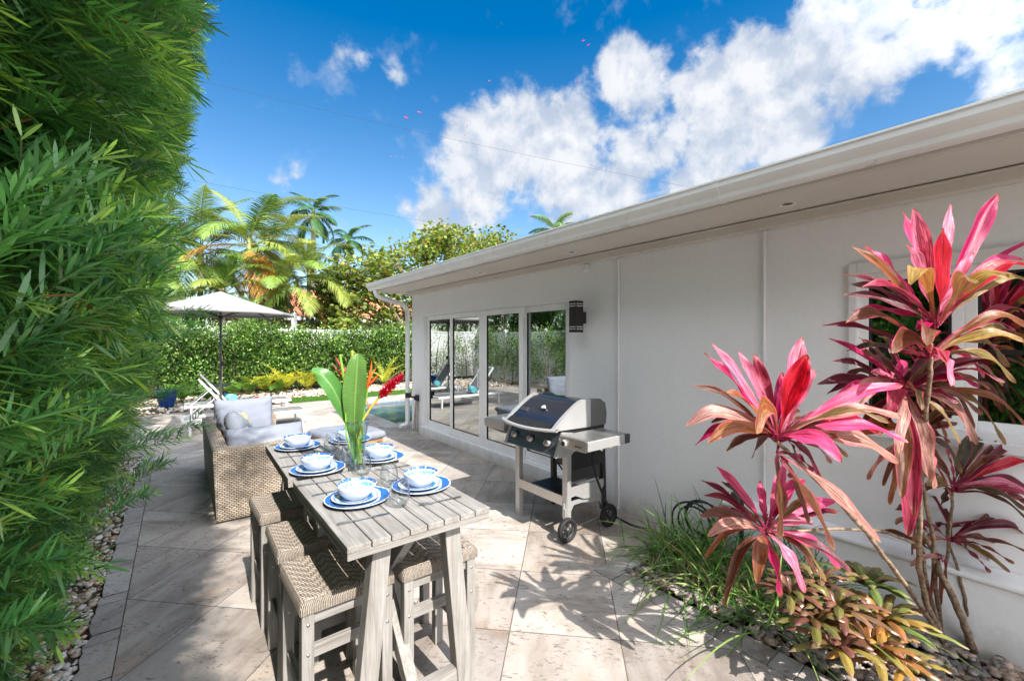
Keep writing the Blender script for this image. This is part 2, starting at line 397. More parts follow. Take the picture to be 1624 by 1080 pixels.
def bark(name,c1,c2,rings=0.):
    t=NT(name); p=t.coord(); n=t.noise(t.mul(p,(14,14,3.)),2,6,.65)
    c=t.ramp(n,[(.3,c1),(.7,c2)])
    if rings:
        s=t.n('SeparateXYZ',{0:p}); w=t.math('ADD',t.math('MULTIPLY',s.outputs[2],rings),t.math('MULTIPLY',t.noise(p,8,2),1.6))
        r=t.math('PINGPONG',w,.5); c=t.mix(t.ramp(r,[(.0,.8),(.14,0.)]),c,c1)
    return t.done(t.pbr(c,.85,0,t.bump(n,.6,.01),.2))
M['bark']=bark('bark',(.10,.075,.055),(.32,.26,.2)); M['cane']=bark('cordyline_cane',(.10,.06,.045),(.42,.31,.21),26)
M['palmbark']=bark('palm_trunk',(.16,.14,.12),(.42,.39,.34),5)

def ground_mat(name,c1,c2,c3,scale=9,bump=.8):
    t=NT(name); p=t.coord(); n=t.noise(p,scale,8,.7); c=t.ramp(n,[(.3,c1),(.5,c2),(.68,c3)])
    return t.done(t.pbr(c,.95,0,t.bump(n,bump,.03),.15))
M['soil']=ground_mat('soil',(.035,.025,.018),(.085,.06,.042),(.17,.13,.09),14)
M['dirt']=ground_mat('dirt',(.08,.07,.045),(.13,.12,.07),(.2,.17,.11),3)

def pebble_mat(name,stops):
    t=NT(name); c=t.n('Attribute',attribute_name='Col').outputs['Color']; n=t.noise(t.coord(),55,5)
    c=t.mix(.7,c,t.ramp(n,[(.3,(.62,.6,.58)),(.7,(1.25,1.25,1.25))]),'MULTIPLY')
    return t.done(t.pbr(c,.55,0,t.bump(n,.2,.003),.4))
M['pebble']=pebble_mat('pebbles',None)
#@@SETTING
# ================================================================== SETTING
SUN_EL, SUN_DIR = R(45), Vector((-.045,-1.0,1.0)).normalized()

def build_world():
    w=bpy.data.worlds.new('World'); bpy.context.scene.world=w; w.use_nodes=True; t=w.node_tree; t.nodes.clear()
    def n(ty,ins=None,**pr):
        x=t.nodes.new('ShaderNode'+ty)
        for k,v in pr.items(): setattr(x,k,v)
        for k,v in (ins or {}).items():
            if isinstance(v,bpy.types.NodeSocket): t.links.new(v,x.inputs[k])
            else: x.inputs[k].default_value=v
        return x
    def mt(op,a,b=0.,c=0.,clamp=False): return n('Math',{0:a,1:b,2:c},operation=op,use_clamp=clamp).outputs[0]
    sky=n('TexSky',sky_type='NISHITA',sun_disc=False,sun_elevation=SUN_EL,sun_rotation=math.atan2(SUN_DIR.x,SUN_DIR.y),altitude=0,air_density=1.,dust_density=.35,ozone_density=2.2)
    d=n('TexCoord').outputs['Generated']
    el=n('SeparateXYZ',{0:d}).outputs[2]
    hs=n('HueSaturation',{'Hue':.497,'Saturation':n('MapRange',{0:el,1:.15,2:.62,3:1.10,4:1.50}).outputs[0],'Value':.92,'Color':sky.outputs[0]})
    nm=n('VectorMath',{0:d},operation='NORMALIZE').outputs[0]
    # clouds: cumulus masses placed by direction, edges torn by noise
    blobs=[(870,215,95,1),(800,235,85,1),(745,215,45,.8),(760,300,80,.95),(690,330,62,.8),(645,330,40,.6),(900,290,85,.9),(985,300,70,.7),(925,205,45,.55),
           (1000,125,62,.95),(1060,235,60,.9),(1010,255,58,.85),(1175,195,60,.9),(1035,165,42,.6),(1130,150,72,.95),(1130,240,72,1),(1080,290,50,.8),(1200,110,80,1),(1230,190,75,.95),(1290,90,80,1),(1290,30,55,.9),(1370,110,75,.95),(1380,40,60,.9),(1460,70,62,.9),(1540,45,42,.7),(1600,20,36,.6),(1190,60,30,.5),
           (540,85,36,.30),(572,92,24,.28),(625,115,24,.30),(440,285,34,.34),(470,278,26,.30),(955,325,30,.75),(750,355,30,.5),(705,185,22,.22),(1900,200,200,.9),(-300,300,200,.9)]
    acc=None
    dirs=[((at(px,py,1.)-Vector((0,0,EYE))).normalized(), r_/FPX/(at(px,py,1.)-Vector((0,0,EYE))).length, wt) for px,py,r_,wt in blobs]
    # cumulus bank added in the unseen sky around the camera, to brighten the shade
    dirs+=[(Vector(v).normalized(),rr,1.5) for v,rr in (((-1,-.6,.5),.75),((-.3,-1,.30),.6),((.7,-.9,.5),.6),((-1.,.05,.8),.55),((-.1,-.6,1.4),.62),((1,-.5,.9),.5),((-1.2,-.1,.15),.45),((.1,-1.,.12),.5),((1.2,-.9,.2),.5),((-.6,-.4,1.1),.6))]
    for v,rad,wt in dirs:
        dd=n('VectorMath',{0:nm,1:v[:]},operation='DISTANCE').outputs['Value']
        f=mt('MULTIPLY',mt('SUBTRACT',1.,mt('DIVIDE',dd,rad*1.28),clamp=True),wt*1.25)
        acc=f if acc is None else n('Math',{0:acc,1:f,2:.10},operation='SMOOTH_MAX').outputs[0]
    wv=n('VectorMath',{0:nm,1:n('VectorMath',{0:n('TexNoise',{'Vector':nm,'Scale':5.,'Detail':3.}).outputs['Color'],1:(.05,.05,.05)},operation='MULTIPLY').outputs[0]},operation='ADD').outputs[0]
    n1=n('TexNoise',{'Vector':wv,'Scale':8.5,'Detail':12.,'Roughness':.58,'Distortion':.0}).outputs['Fac']
    n2=n('TexNoise',{'Vector':wv,'Scale':21.,'Detail':8.,'Roughness':.6}).outputs['Fac']
    nn=mt('ADD',mt('MULTIPLY',n1,.7),mt('MULTIPLY',n2,.3))
    den=mt('ADD',acc,mt('MULTIPLY',mt('SUBTRACT',nn,.5),2.5))
    mr=n('MapRange',{0:den,1:.22,2:.64,3:0.,4:1.},interpolation_type='SMOOTHSTEP')
    gate=n('MapRange',{0:acc,1:.02,2:.22,3:0.,4:1.}).outputs[0]
    alpha=mt('MULTIPLY',mr.outputs[0],gate)
    # lit tops and greyer hearts: density sampled a little towards the sun
    sh=n('TexNoise',{'Vector':n('VectorMath',{0:wv,1:(0.0,.012,-.03)},operation='ADD').outputs[0],'Scale':8.5,'Detail':8.,'Roughness':.58,'Distortion':.0}).outputs['Fac']
    lit=n('MapRange',{0:mt('SUBTRACT',n1,sh),1:-.09,2:.08,3:0.,4:1.}).outputs[0]
    core=n('MapRange',{0:den,1:.5,2:1.6,3:.0,4:1.}).outputs[0]
    cc=n('Mix',data_type='RGBA'); t.links.new(mt('ADD',mt('MULTIPLY',core,.45),mt('MULTIPLY',lit,.72),clamp=True),cc.inputs[0]); cc.inputs[6].default_value=(.20,.235,.295,1); cc.inputs[7].default_value=(.37,.375,.385,1)
    # clouds on the sun's side get added brightness, as extra fill light
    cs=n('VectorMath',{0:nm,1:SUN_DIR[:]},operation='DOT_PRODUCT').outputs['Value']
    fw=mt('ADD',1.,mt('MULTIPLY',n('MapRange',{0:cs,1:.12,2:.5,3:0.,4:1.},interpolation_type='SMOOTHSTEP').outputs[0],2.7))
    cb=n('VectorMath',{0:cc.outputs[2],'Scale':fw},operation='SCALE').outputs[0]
    SK=.085
    skc=n('VectorMath',{0:hs.outputs[0],1:(SK,SK,SK)},operation='MULTIPLY').outputs[0]
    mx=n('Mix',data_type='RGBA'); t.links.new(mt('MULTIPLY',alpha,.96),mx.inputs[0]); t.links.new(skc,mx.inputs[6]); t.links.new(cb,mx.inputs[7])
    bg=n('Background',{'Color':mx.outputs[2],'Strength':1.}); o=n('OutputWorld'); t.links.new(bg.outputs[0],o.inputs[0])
build_world()
sun=bpy.data.lights.new('sun','SUN'); sun.energy=3.35; sun.angle=R(.55); sun.color=(1.,.94,.86)
so=bpy.data.objects.new('sun',sun); col.objects.link(so); so.rotation_euler=SUN_DIR.to_track_quat('Z','Y').to_euler()

cam=bpy.data.cameras.new('camera'); cam.sensor_width=36; cam.lens=36*FPX/1624; cam.clip_start=.02; cam.clip_end=3000
co=bpy.data.objects.new('camera',cam); col.objects.link(co); co.location=(0,0,EYE); co.rotation_euler=(R(90),0,-YAW)
bpy.context.scene.camera=co
vs=bpy.context.scene.view_settings; vs.view_transform='Standard'; vs.look='None'; vs.gamma=1; vs.exposure=1.40
bpy.context.scene.cycles.max_bounces=10; bpy.context.scene.cycles.transparent_max_bounces=24

# ---- ground, patio, kerb, bed, pool, lawn
g=MB(); 
gx=[-400,-60,-6,3.4,9.2,60,400]; gy=[-400,-30,8.1,11.55,60,400]
for i in range(len(gx)-1):
    for j in range(len(gy)-1):
        if gx[i]==3.4 and gy[j]==8.1: continue
        g.add([(gx[i],gy[j],-.065),(gx[i+1],gy[j],-.065),(gx[i+1],gy[j+1],-.065),(gx[i],gy[j+1],-.065)],[(0,1,2,3)])
g.out('ground',M['dirt'],kind='structure')
pt=MB()
for a in ((-.25,2.36,-4,12.45),(2.36,3.45,2.07,7.75),(2.36,3.1,7.75,12.45),(3.45,9.5,7.42,7.75),(3.1,9.5,11.9,12.45),(-6,-.25,8.1,12.45)):
    pt.box(a[0],a[1],a[2],a[3],-.06,0)
pt.out('patio',M['trav'],kind='structure')
# kerb course on the hedge side with a chipped outer edge, each stone a little different
kb=MB(); y=-4.
while y<8.05:
    l=min(.455,8.08-y); n=9
    xs=[-.392+random.uniform(-.010,.010)+(.012 if k in (0,n) else 0) for k in range(n+1)]
    for k in range(n):
        y0,y1=y+.003+(l-.006)*k/n, y+.003+(l-.006)*(k+1)/n
        x0,x1=xs[k],xs[k+1]
        kb.add([(x0,y0,.003),(-.254,y0,.003),(-.254,y1,.003),(x1,y1,.003),(x0-.006,y0,-.06),(x1-.006,y1,-.06)],[(0,1,2,3),(0,3,5,4)])
    y+=.458
kb.out('kerb',M['trav_kerb'],kind='structure')
ke=MB()
y=-4.
while y<1.9:
    l=min(.60,1.905-y); ke.box(2.364,2.515,y+.002,y+l-.002,-.06,.004); y+=.60
for x0,x1 in ((2.364,2.86),(2.866,3.33)): ke.box(x0,x1,1.91,2.066,-.06,.0045)
ke.out('kerb',M['trav_kerb'],bevel=.003,seg=1,kind='structure')
pc=MB()
for x0,x1,y0,y1 in ((3.1,3.42,7.755,11.895),(3.42,9.5,7.755,8.12),(3.42,9.5,11.53,11.895)): pc.box(x0,x1,y0,y1,-.06,.012)
pc.out('pool_coping',M['trav_kerb'],bevel=.008,kind='structure')
basin=MB()
basin.add([(3.42,8.12,-.06),(9.2,8.12,-.06),(9.2,11.53,-.06),(3.42,11.53,-.06),(3.42,8.12,-1.2),(9.2,8.12,-1.2),(9.2,11.53,-1.2),(3.42,11.53,-1.2)],[(4,5,6,7),(0,1,5,4),(1,2,6,5),(2,3,7,6),(3,0,4,7)])
basin.box(3.44,4.3,9.2,10.6,-1.19,-.32); basin.box(3.44,4.9,9.9,11.5,-1.18,-.25)
t_=NT('pool_plaster'); p_=t_.coord(); 
vor=t_.n('TexVoronoi',{'Vector':t_.vm('ADD',p_,t_.mul(t_.noise(p_,2,3,out='Color'),(.3,.3,.3))).outputs[0],'Scale':4.5},feature='DISTANCE_TO_EDGE').outputs['Distance']
M['plaster']=t_.done(t_.pbr(t_.mix(t_.ramp(t_.noise(p_,7,4),[(.3,0.),(.7,.5)]),(.13,.21,.26),(.20,.30,.35)),.8))
basin.out('pool_basin',M['plaster'],kind='structure')
wt=NT('pool_water'); p_=wt.coord(); nb=wt.bump(wt.noise(wt.mul(p_,(1,1,1)),5,4,.5,dist=.6),.28,.03)
gl=wt.n('BsdfGlossy',{'Color':(1,1,1,1),'Roughness':.01,'Normal':nb}).outputs[0]; tr=wt.n('BsdfTransparent',{'Color':(.55,.70,.75,1)}).outputs[0]
M['water']=wt.done(wt.n('MixShader',{0:wt.n('Fresnel',{'IOR':1.33,'Normal':nb}).outputs[0],1:tr,2:gl}).outputs[0])
wm=MB(); wm.add([(3.42,8.12,-.09),(9.2,8.12,-.09),(9.2,11.53,-.09),(3.42,11.53,-.09)],[(0,1,2,3)]); wm.out('pool_water',M['water'],kind='structure')
# soil of the two beds and the strip at the back
sb=MB(); sb.box(2.515,3.33,-4,1.91,-.06,-.028); sb.out('planting_bed',M['soil'],kind='structure')
sb=MB(); sb.box(-3.0,-.395,-4,8.08,-.06,-.03); sb.out('planting_strip',M['soil'],kind='structure')
sb=MB(); sb.box(-6,12,13.55,17.2,-.06,-.02); sb.box(-6,2.4,12.47,13.55,-.06,-.02); sb.out('mulch_bed',M['soil'],kind='structure')
sb=MB(); sb.box(2.42,14,12.46,13.54,-.06,.0); sb.out('lawn',plain('turf_base',(.05,.12,.02),.9,0,.3,6),kind='structure')

def grass(x0,x1,y0,y1,n,h,c1,c2):
    P=np.stack([RNG.uniform(x0,x1,n),RNG.uniform(y0,y1,n),np.full(n,.0)],1)
    D=np.stack([RNG.normal(0,.35,n),RNG.normal(0,.35,n),np.ones(n)],1)
    C=np.array(c1)+(np.array(c2)-np.array(c1))*RNG.random((n,1))
    return leaf_mesh(P,D,RNG.uniform(.6,1.2,n)*h,np.full(n,.008),Cl=C,droop=.3)
V,F,C=grass(2.42,9,12.46,13.54,26000,.045,(.05,.15,.015),(.12,.28,.03))
np_mesh('grass',V,F,M['leaf'],C=C,label='narrow strip of bright green turf between patio and far hedge',cat='lawn grass',kind='stuff')

def pebbles(name,P,S,cols,**kw):
    n=len(P); nu,nv=10,6
    a=np.linspace(0,2*PI,nu,endpoint=False); b=np.linspace(-PI/2+.12,PI/2-.12,nv)
    sp=np.array([[math.cos(v)*math.cos(u),math.cos(v)*math.sin(u),math.sin(v)] for v in b for u in a])
    fc=[[j*nu+i,j*nu+(i+1)%nu,(j+1)*nu+(i+1)%nu,(j+1)*nu+i] for j in range(nv-1) for i in range(nu)]
    fc=np.array(fc); rz=RNG.uniform(0,PI,n); tl=RNG.normal(0,.25,n)
    ax=np.stack([S,S*RNG.uniform(.62,.9,n),S*RNG.uniform(.38,.6,n)],1)
    q=sp[None]*ax[:,None]; q=q*(1+RNG.normal(0,.025,(n,len(sp),1)))
    x=q[...,0];z=q[...,2]; ct,st=np.cos(tl)[:,None],np.sin(tl)[:,None]; q=np.stack([x*ct+z*st,q[...,1],-x*st+z*ct],-1)
    c,s=np.cos(rz)[:,None],np.sin(rz)[:,None]
    q=np.stack([q[...,0]*c-q[...,1]*s,q[...,0]*s+q[...,1]*c,q[...,2]],-1)+P[:,None]
    Cc=np.array(cols)[RNG.integers(0,len(cols),n)]*RNG.uniform(.75,1.2,(n,1))
    F=(np.arange(n)*len(sp))[:,None,None]+fc[None]
    return np_mesh(name,q.reshape(-1,3),F.reshape(-1,4),M['pebble'],C=np.repeat(Cc,len(sp),0),smooth=True,kind='stuff',**kw)

def scatter(n,x0,x1,y0,y1,smin,smax,z=-.02,power=1.):
    """big stones first, each settled on or beside the others"""
    S=np.sort(smin+(smax-smin)*RNG.random(n)**power)[::-1]; pts=np.zeros((0,3)); 
    P=np.stack([RNG.uniform(x0,x1,n),RNG.uniform(y0,y1,n),np.zeros(n)],1); out=[]; cell={}
    for i in range(n):
        k=(int(P[i,0]/.06),int(P[i,1]/.06)); h=0.
        for a in (-1,0,1):
            for b in (-1,0,1):
                for j in cell.get((k[0]+a,k[1]+b),()):
                    d=math.hypot(P[i,0]-P[j,0],P[i,1]-P[j,1]); q=(S[i]+S[j])*.62
                    if d<q: h=max(h,P[j,2]+(S[j]*.42+S[i]*.2)*(1-d/q)*1.15)
        P[i,2]=h+ (S[i]*.3 if h==0 else 0); 
        if h>.05: P[i,2]=.05
        cell.setdefault(k,[]).append(i)
    P[:,2]+=z; return P,S
P,S=scatter(2600,2.53,3.32,-.2,1.9,.012,.043,-.022,1.3)
pebbles('river_pebbles',P,S,[(.30,.24,.19),(.20,.18,.165),(.36,.31,.27),(.25,.22,.20),(.42,.37,.32),(.32,.23,.17),(.16,.15,.145),(.38,.28,.23)],
        label='smooth brown and grey river pebbles filling the bed by the wall',cat='pebbles')
P,S=scatter(3300,-.80,-.405,.5,8.0,.009,.033,-.03,2.)
pebbles('white_pebbles',P,S,[(.62,.60,.56),(.50,.46,.40),(.55,.42,.32),(.68,.66,.63),(.40,.34,.28),(.38,.24,.15),(.6,.58,.55)],
        label='cream and tan pebbles in the strip beneath the tall hedge',cat='pebbles')
n=5200
P=np.stack([RNG.uniform(-5,10,n),RNG.uniform(13.56,15.7,n),RNG.uniform(-.02,.03,n)],1); P[:900,0]=RNG.uniform(-5,2.35,900); P[:900,1]=RNG.uniform(12.5,13.6,900)
pebbles('rock_mulch',P,RNG.uniform(.02,.055,n),[(.66,.60,.53),(.55,.44,.34),(.70,.66,.6),(.46,.33,.24),(.6,.5,.42)],label='pale broken stone mulch at the foot of the far hedge',cat='stone mulch')
# dry leaves among the strip pebbles
n=500; P=np.stack([RNG.uniform(-.75,-.40,n),RNG.uniform(.8,7.5,n),RNG.uniform(0,.03,n)],1); D=RNG.normal(0,1,(n,3)); D[:,2]*=.15
n2=260; P3=np.stack([RNG.uniform(-.3,3.2,70),RNG.uniform(.8,7.5,70),np.full(70,.004)],1); D3=RNG.normal(0,1,(70,3)); D3[:,2]*=.03
P2=np.stack([RNG.uniform(2.5,3.25,n2),RNG.uniform(.1,1.9,n2),RNG.uniform(.01,.04,n2)],1); D2=RNG.normal(0,1,(n2,3)); D2[:,2]*=.15
Cl=np.array([(.20,.10,.05),(.30,.17,.08),(.13,.07,.04),(.38,.24,.12)])[RNG.integers(0,4,n+n2+70)]
V,F,C=leaf_mesh(np.vstack([P,P2,P3]),np.vstack([D,D2,D3]),np.concatenate([RNG.uniform(.03,.08,n+n2),RNG.uniform(.015,.045,70)]),RNG.uniform(.004,.010,n+n2+70),Cl=Cl)
np_mesh('dry_leaves',V,F,M['leaf'],C=C,label='fallen brown leaf litter scattered over the pebbles of both beds',cat='leaf litter',kind='stuff')

# ================================================================== HOUSE
house=thing('house','low white stucco house with glass doors and long white gutter along the patio','house',(3.43,2,0))
HL=house.location
def hp(mb,name,mat,parent=house,**kw):
    mb.v=[(x-HL.x,y-HL.y,z-HL.z) for x,y,z in mb.v]; return mb.out(name,mat,parent,**kw)
WX=3.43
def wall_grid(mb,ys,zs,holes,x0,x1):
    ys=sorted(ys); zs=sorted(zs)
    def solid(i,j):
        if i<0 or j<0 or i>=len(ys)-1 or j>=len(zs)-1: return False
        yc=(ys[i]+ys[i+1])/2; zc=(zs[j]+zs[j+1])/2
        return not any(a<yc<b and c<zc<d for a,b,c,d in holes)
    for i in range(len(ys)-1):
        for j in range(len(zs)-1):
            if not solid(i,j): continue
            a,b,c,d=ys[i],ys[i+1],zs[j],zs[j+1]
            mb.add([(x0,a,c),(x0,b,c),(x0,b,d),(x0,a,d)],[(0,3,2,1)]); mb.add([(x1,a,c),(x1,b,c),(x1,b,d),(x1,a,d)],[(0,1,2,3)])
            if not solid(i-1,j): mb.add([(x0,a,c),(x1,a,c),(x1,a,d),(x0,a,d)],[(0,1,2,3)])
            if not solid(i+1,j): mb.add([(x0,b,c),(x1,b,c),(x1,b,d),(x0,b,d)],[(0,3,2,1)])
            if not solid(i,j-1): mb.add([(x0,a,c),(x1,a,c),(x1,b,c),(x0,b,c)],[(0,3,2,1)])
            if not solid(i,j+1): mb.add([(x0,a,d),(x1,a,d),(x1,b,d),(x0,b,d)],[(0,1,2,3)])
DY0,DY1,DZ0,DZ1=3.356,6.92,.15,2.09
WY0,WY1,WZ0,WZ1=-1.35,.80,1.16,2.07
w=MB(); wall_grid(w,[-4,WY0,WY1,DY0,DY1,7.40],[-.06,DZ0,WZ0,WZ1,DZ1,2.66],[(DY0,DY1,DZ0,DZ1),(WY0,WY1,WZ0,WZ1)],WX,WX+.2)
w.box(WX+.2,9.4,7.2,7.40,-.06,2.66); w.box(9.2,9.4,-4,7.2,-.06,2.66); w.box(WX+.2,9.2,-4.,-3.8,-.06,2.66)
hp(w,'wall',M['wall'])
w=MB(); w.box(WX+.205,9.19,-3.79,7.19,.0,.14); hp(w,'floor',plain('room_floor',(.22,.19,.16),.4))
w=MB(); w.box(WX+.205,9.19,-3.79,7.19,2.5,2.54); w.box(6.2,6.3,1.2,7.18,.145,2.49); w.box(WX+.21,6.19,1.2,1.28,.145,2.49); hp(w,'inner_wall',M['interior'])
# plinth with sloped cap
w=MB(); w.prism([(WX-.095,-.06),(WX-.002,-.06),(WX-.002,.445),(WX-.07,.425),(WX-.112,.405),(WX-.112,.385),(WX-.095,.375)],-4,1.62,'y'); hp(w,'plinth',M['wall'],bevel=.006)
# step under the doors
w=MB(); w.box(WX-.055,WX-.002,DY0-.10,DY1+.06,-.06,.148); hp(w,'door_step',M['wall'],bevel=.006)
# conduit / stucco ribs
for yy,z0 in ((2.676,0.),(1.349,.02)):
    w=MB(); w.tube([(WX-.014,yy,z0),(WX-.014,yy,2.455)],.0125,10)
    w.tube([(WX-.014,yy,2.425),(WX-.014,yy,2.455)],.019,10)
    if yy<2: w.tube([(WX-.014,yy,1.50),(WX-.014,yy,1.515)],.019,10); w.tube([(WX-.014,yy,2.12),(WX-.014,yy,2.13)],.018,10)
    hp(w,'conduit',M['white'])
# soffit, beam at the wall, fascia, roof
XE=2.84
w=MB(); w.box(XE+.03,WX+.2,-4,7.74,2.535,2.56); hp(w,'soffit',M['soffit'])
w=MB(); w.box(WX-.095,WX-.002,-4,7.42,2.462,2.528); w.box(WX-.112,WX-.095,-4,7.42,2.515,2.5275); 
for yy in (6.1,4.35,2.35,1.02,-.3): w.box(WX-.100,WX-.0955,yy,yy+.012,2.455,2.52)
hp(w,'trim_beam',M['soffit'],bevel=.004)
w=MB(); w.box(XE,XE+.028,-4,7.76,2.535,2.655); w.box(XE+.03,WX+.5,7.742,7.762,2.535,2.655); hp(w,'fascia',M['soffit'],bevel=.003)
w=MB(); w.prism([(XE-.02,2.664),(XE-.02,2.686),(6.5,3.02),(9.9,2.70),(9.9,2.66)],-4,7.80,'y'); hp(w,'roof',plain('roof_membrane',(.62,.63,.64),.6,0,.08,2,.2))
w=MB()
yy=-4.
while yy<7.7:
    l=1.9; w.box(XE-.034,XE+.10,yy,min(yy+l-.004,7.81),2.688+.002*(int(yy)%2),2.6955+.004*(int(yy*1.3)%2)); w.box(XE-.036,XE-.030,yy,min(yy+l-.004,7.81),2.655,2.690); yy+=l
hp(w,'drip_edge',M['alu'])
# K-style gutter
prof=[(XE-.004,2.675),(XE-.004,2.552),(XE-.072,2.552),(XE-.082,2.560),(XE-.088,2.585),(XE-.110,2.610),(XE-.122,2.628),(XE-.124,2.662),(XE-.132,2.664),(XE-.132,2.674),(XE-.112,2.674),(XE-.112,2.632),(XE-.076,2.586),(XE-.070,2.562),(XE-.010,2.562),(XE-.010,2.675)]
w=MB(); w.prism(prof,-4,7.80,'y'); 
w.prism([(XE-.006,2.675),(XE-.006,2.553),(XE-.075,2.553),(XE-.088,2.587),(XE-.122,2.630),(XE-.122,2.674)],7.801,7.804,'y')
gut=hp(w,'gutter',M['alu'])
for yy in np.arange(-.4,7.7,.81):
    w=MB(); w.box(XE-.128,XE-.002,yy,yy+.02,2.660,2.664); hp(w,'gutter_strap',M['alu'],gut)
for yy in (1.35,4.6):
    w=MB(); w.prism([(XE-.004,2.549),(XE-.074,2.549),(XE-.086,2.560),(XE-.092,2.584),(XE-.114,2.609),(XE-.126,2.628),(XE-.128,2.662),(XE-.120,2.662),(XE-.118,2.632),(XE-.084,2.588),(XE-.004,2.556)],yy,yy+.035,'y'); hp(w,'gutter_joint',M['alu'],gut)
def rect_tube(mb,pts,w_,d_):
    for a,b in zip(pts[:-1],pts[1:]): mb.bar(a,b,w_,d_,up=(1,0,0))
w=MB(); cr=[]; 
pts=[(2.79,7.52,2.555),(2.79,7.52,2.50),(2.81,7.52,2.455),(2.87,7.52,2.42),(3.25,7.50,2.33),(3.33,7.49,2.29),(3.375,7.485,2.22),(3.38,7.485,1.9),(3.38,7.485,.16),(3.37,7.485,.12),(3.33,7.48,.085),(3.22,7.46,.075)]
w.tube(pts,.045,4,caps=True,smooth=False); hp(w,'downspout',M['alu'],bevel=.008)
w=MB(); w.tube([(6.3,5.2,2.7),(6.3,5.2,3.75)],.05,12); w.tube([(6.3,5.2,3.72),(6.3,5.2,3.86)],.065,12); hp(w,'vent_pipe',M['white'])
# recessed soffit lights
for yy in (1.09,3.02,4.66):
    w=MB(); w.lathe([(.0,.012),(.030,.012),(.034,0),(.052,-.003),(.054,.001)],24,M=Matrix.Translation((3.12,yy,2.533))); o=hp(w,'downlight',M['alu'])
    w=MB(); w.lathe([(.0,-.0),(.028,-.001)],16,M=Matrix.Translation((3.12,yy,2.532))); hp(w,'lens',plain('lens',(.12,.1,.09),.3),o)
w=MB(); w.box(WX-.045,WX-.002,3.07,3.13,2.39,2.455); w.lathe([(0,-.02),(.014,-.016),(.018,0)],12,M=Matrix.Translation((WX-.024,3.10,2.39))); hp(w,'motion_sensor',M['white'],bevel=.005)

# sliding doors: four leaves
def door_panel(y0,y1,xoff,handle=None):
    st=.082; z0,z1=.16,2.075; x0,x1=WX+xoff,WX+xoff+.045
    w=MB(); w.box(x0,x1,y0,y0+st,z0,z1); w.box(x0,x1,y1-st,y1,z0,z1); w.box(x0,x1,y0+st,y1-st,z0,z0+.10); w.box(x0,x1,y0+st,y1-st,z1-.075,z1)
    d=hp(w,'glass_door',M['alu'],bevel=.003)
    w=MB(); w.box(x0+.018,x0+.028,y0+st,y1-st,z0+.10,z1-.075); hp(w,'pane',M['door_glass'],d)
    w=MB(); 
    for a in (y0+st,y1-st-.007): w.box(x0+.006,x0+.017,a,a+.007,z0+.10,z1-.075)
    for a in (z0+.10,z1-.082): w.box(x0+.006,x0+.017,y0+st+.007,y1-st-.007,a,a+.007)
    hp(w,'gasket',M['rubber'],d)
    if handle is not None:
        w=MB(); w.tube([(x0,handle,.98),(x0-.045,handle,.985),(x0-.05,handle,1.0),(x0-.05,handle,1.22),(x0-.045,handle,1.235),(x0,handle,1.24)],.010,8); hp(w,'handle',M['alu'],d)
    return d
e=[DY0+.03,4.21,5.075,5.97,DY1-.03]
door_panel(e[0],e[1]+.03,.052); door_panel(e[1]-.035,e[2]-.012,.004); door_panel(e[2]+.012,e[3]+.035,.004,handle=e[2]+.05); door_panel(e[3]-.03,e[4],.052)
w=MB(); 
w.box(WX+.010,WX+.15,DY0,DY0+.03,DZ0,DZ1); w.box(WX+.010,WX+.15,DY1-.03,DY1,DZ0,DZ1); w.box(WX+.010,WX+.15,DY0+.03,DY1-.03,2.078,DZ1); w.box(WX+.004,WX+.15,DY0+.03,DY1-.03,DZ0,.158)
w.box(WX+.006,WX+.05,e[2]-.010,e[2]+.010,.159,2.077)
hp(w,'door_frame',M['alu'],bevel=.002)
# window: trim, sashes, panes
w=MB(); a=.07
for (y0,y1,z0,z1) in ((WY0-a,WY0,WZ0-a,WZ1+a),(WY1,WY1+a*.6,WZ0-a,WZ1+a),(WY0,WY1,WZ1,WZ1+a),(WY0,WY1,WZ0-a,WZ0)): w.box(WX-.028,WX-.001,y0,y1,z0,z1)
hp(w,'window_trim',M['white'],bevel=.004)
w=MB(); w.box(WX-.05,WX-.029,WY0-.1,WY1+.08,WZ0-.10,WZ0-.045); hp(w,'window_sill',M['white'],bevel=.005)
for y0,y1 in ((WY1-.47,WY1),(WY1-1.72,WY1-.47),):
    w=MB(); q=.05
    w.box(WX+.02,WX+.07,y0,y0+q,WZ0,WZ1); w.box(WX+.02,WX+.07,y1-q,y1,WZ0,WZ1); w.box(WX+.02,WX+.07,y0+q,y1-q,WZ0,WZ0+q); w.box(WX+.02,WX+.07,y0+q,y1-q,WZ1-q,WZ1)
    s_=hp(w,'window',M['alu'],bevel=.003)
    w=MB(); w.box(WX+.04,WX+.048,y0+q,y1-q,WZ0+q,WZ1-q); hp(w,'pane',M['win_glass'],s_)
    w=MB(); w.box(WX+.030,WX+.0395,y0+q,y1-q,1.575,1.60); hp(w,'sash_bar',M['black'],s_)
    w=MB()
    for yy in (y0+q,y1-q-.014): w.box(WX+.028,WX+.0395,yy,yy+.014,WZ0+q,WZ1-q)
    w.box(WX+.028,WX+.0395,y0+q+.014,y1-q-.014,WZ1-q-.012,WZ1-q); hp(w,'gasket',M['rubber'],s_)

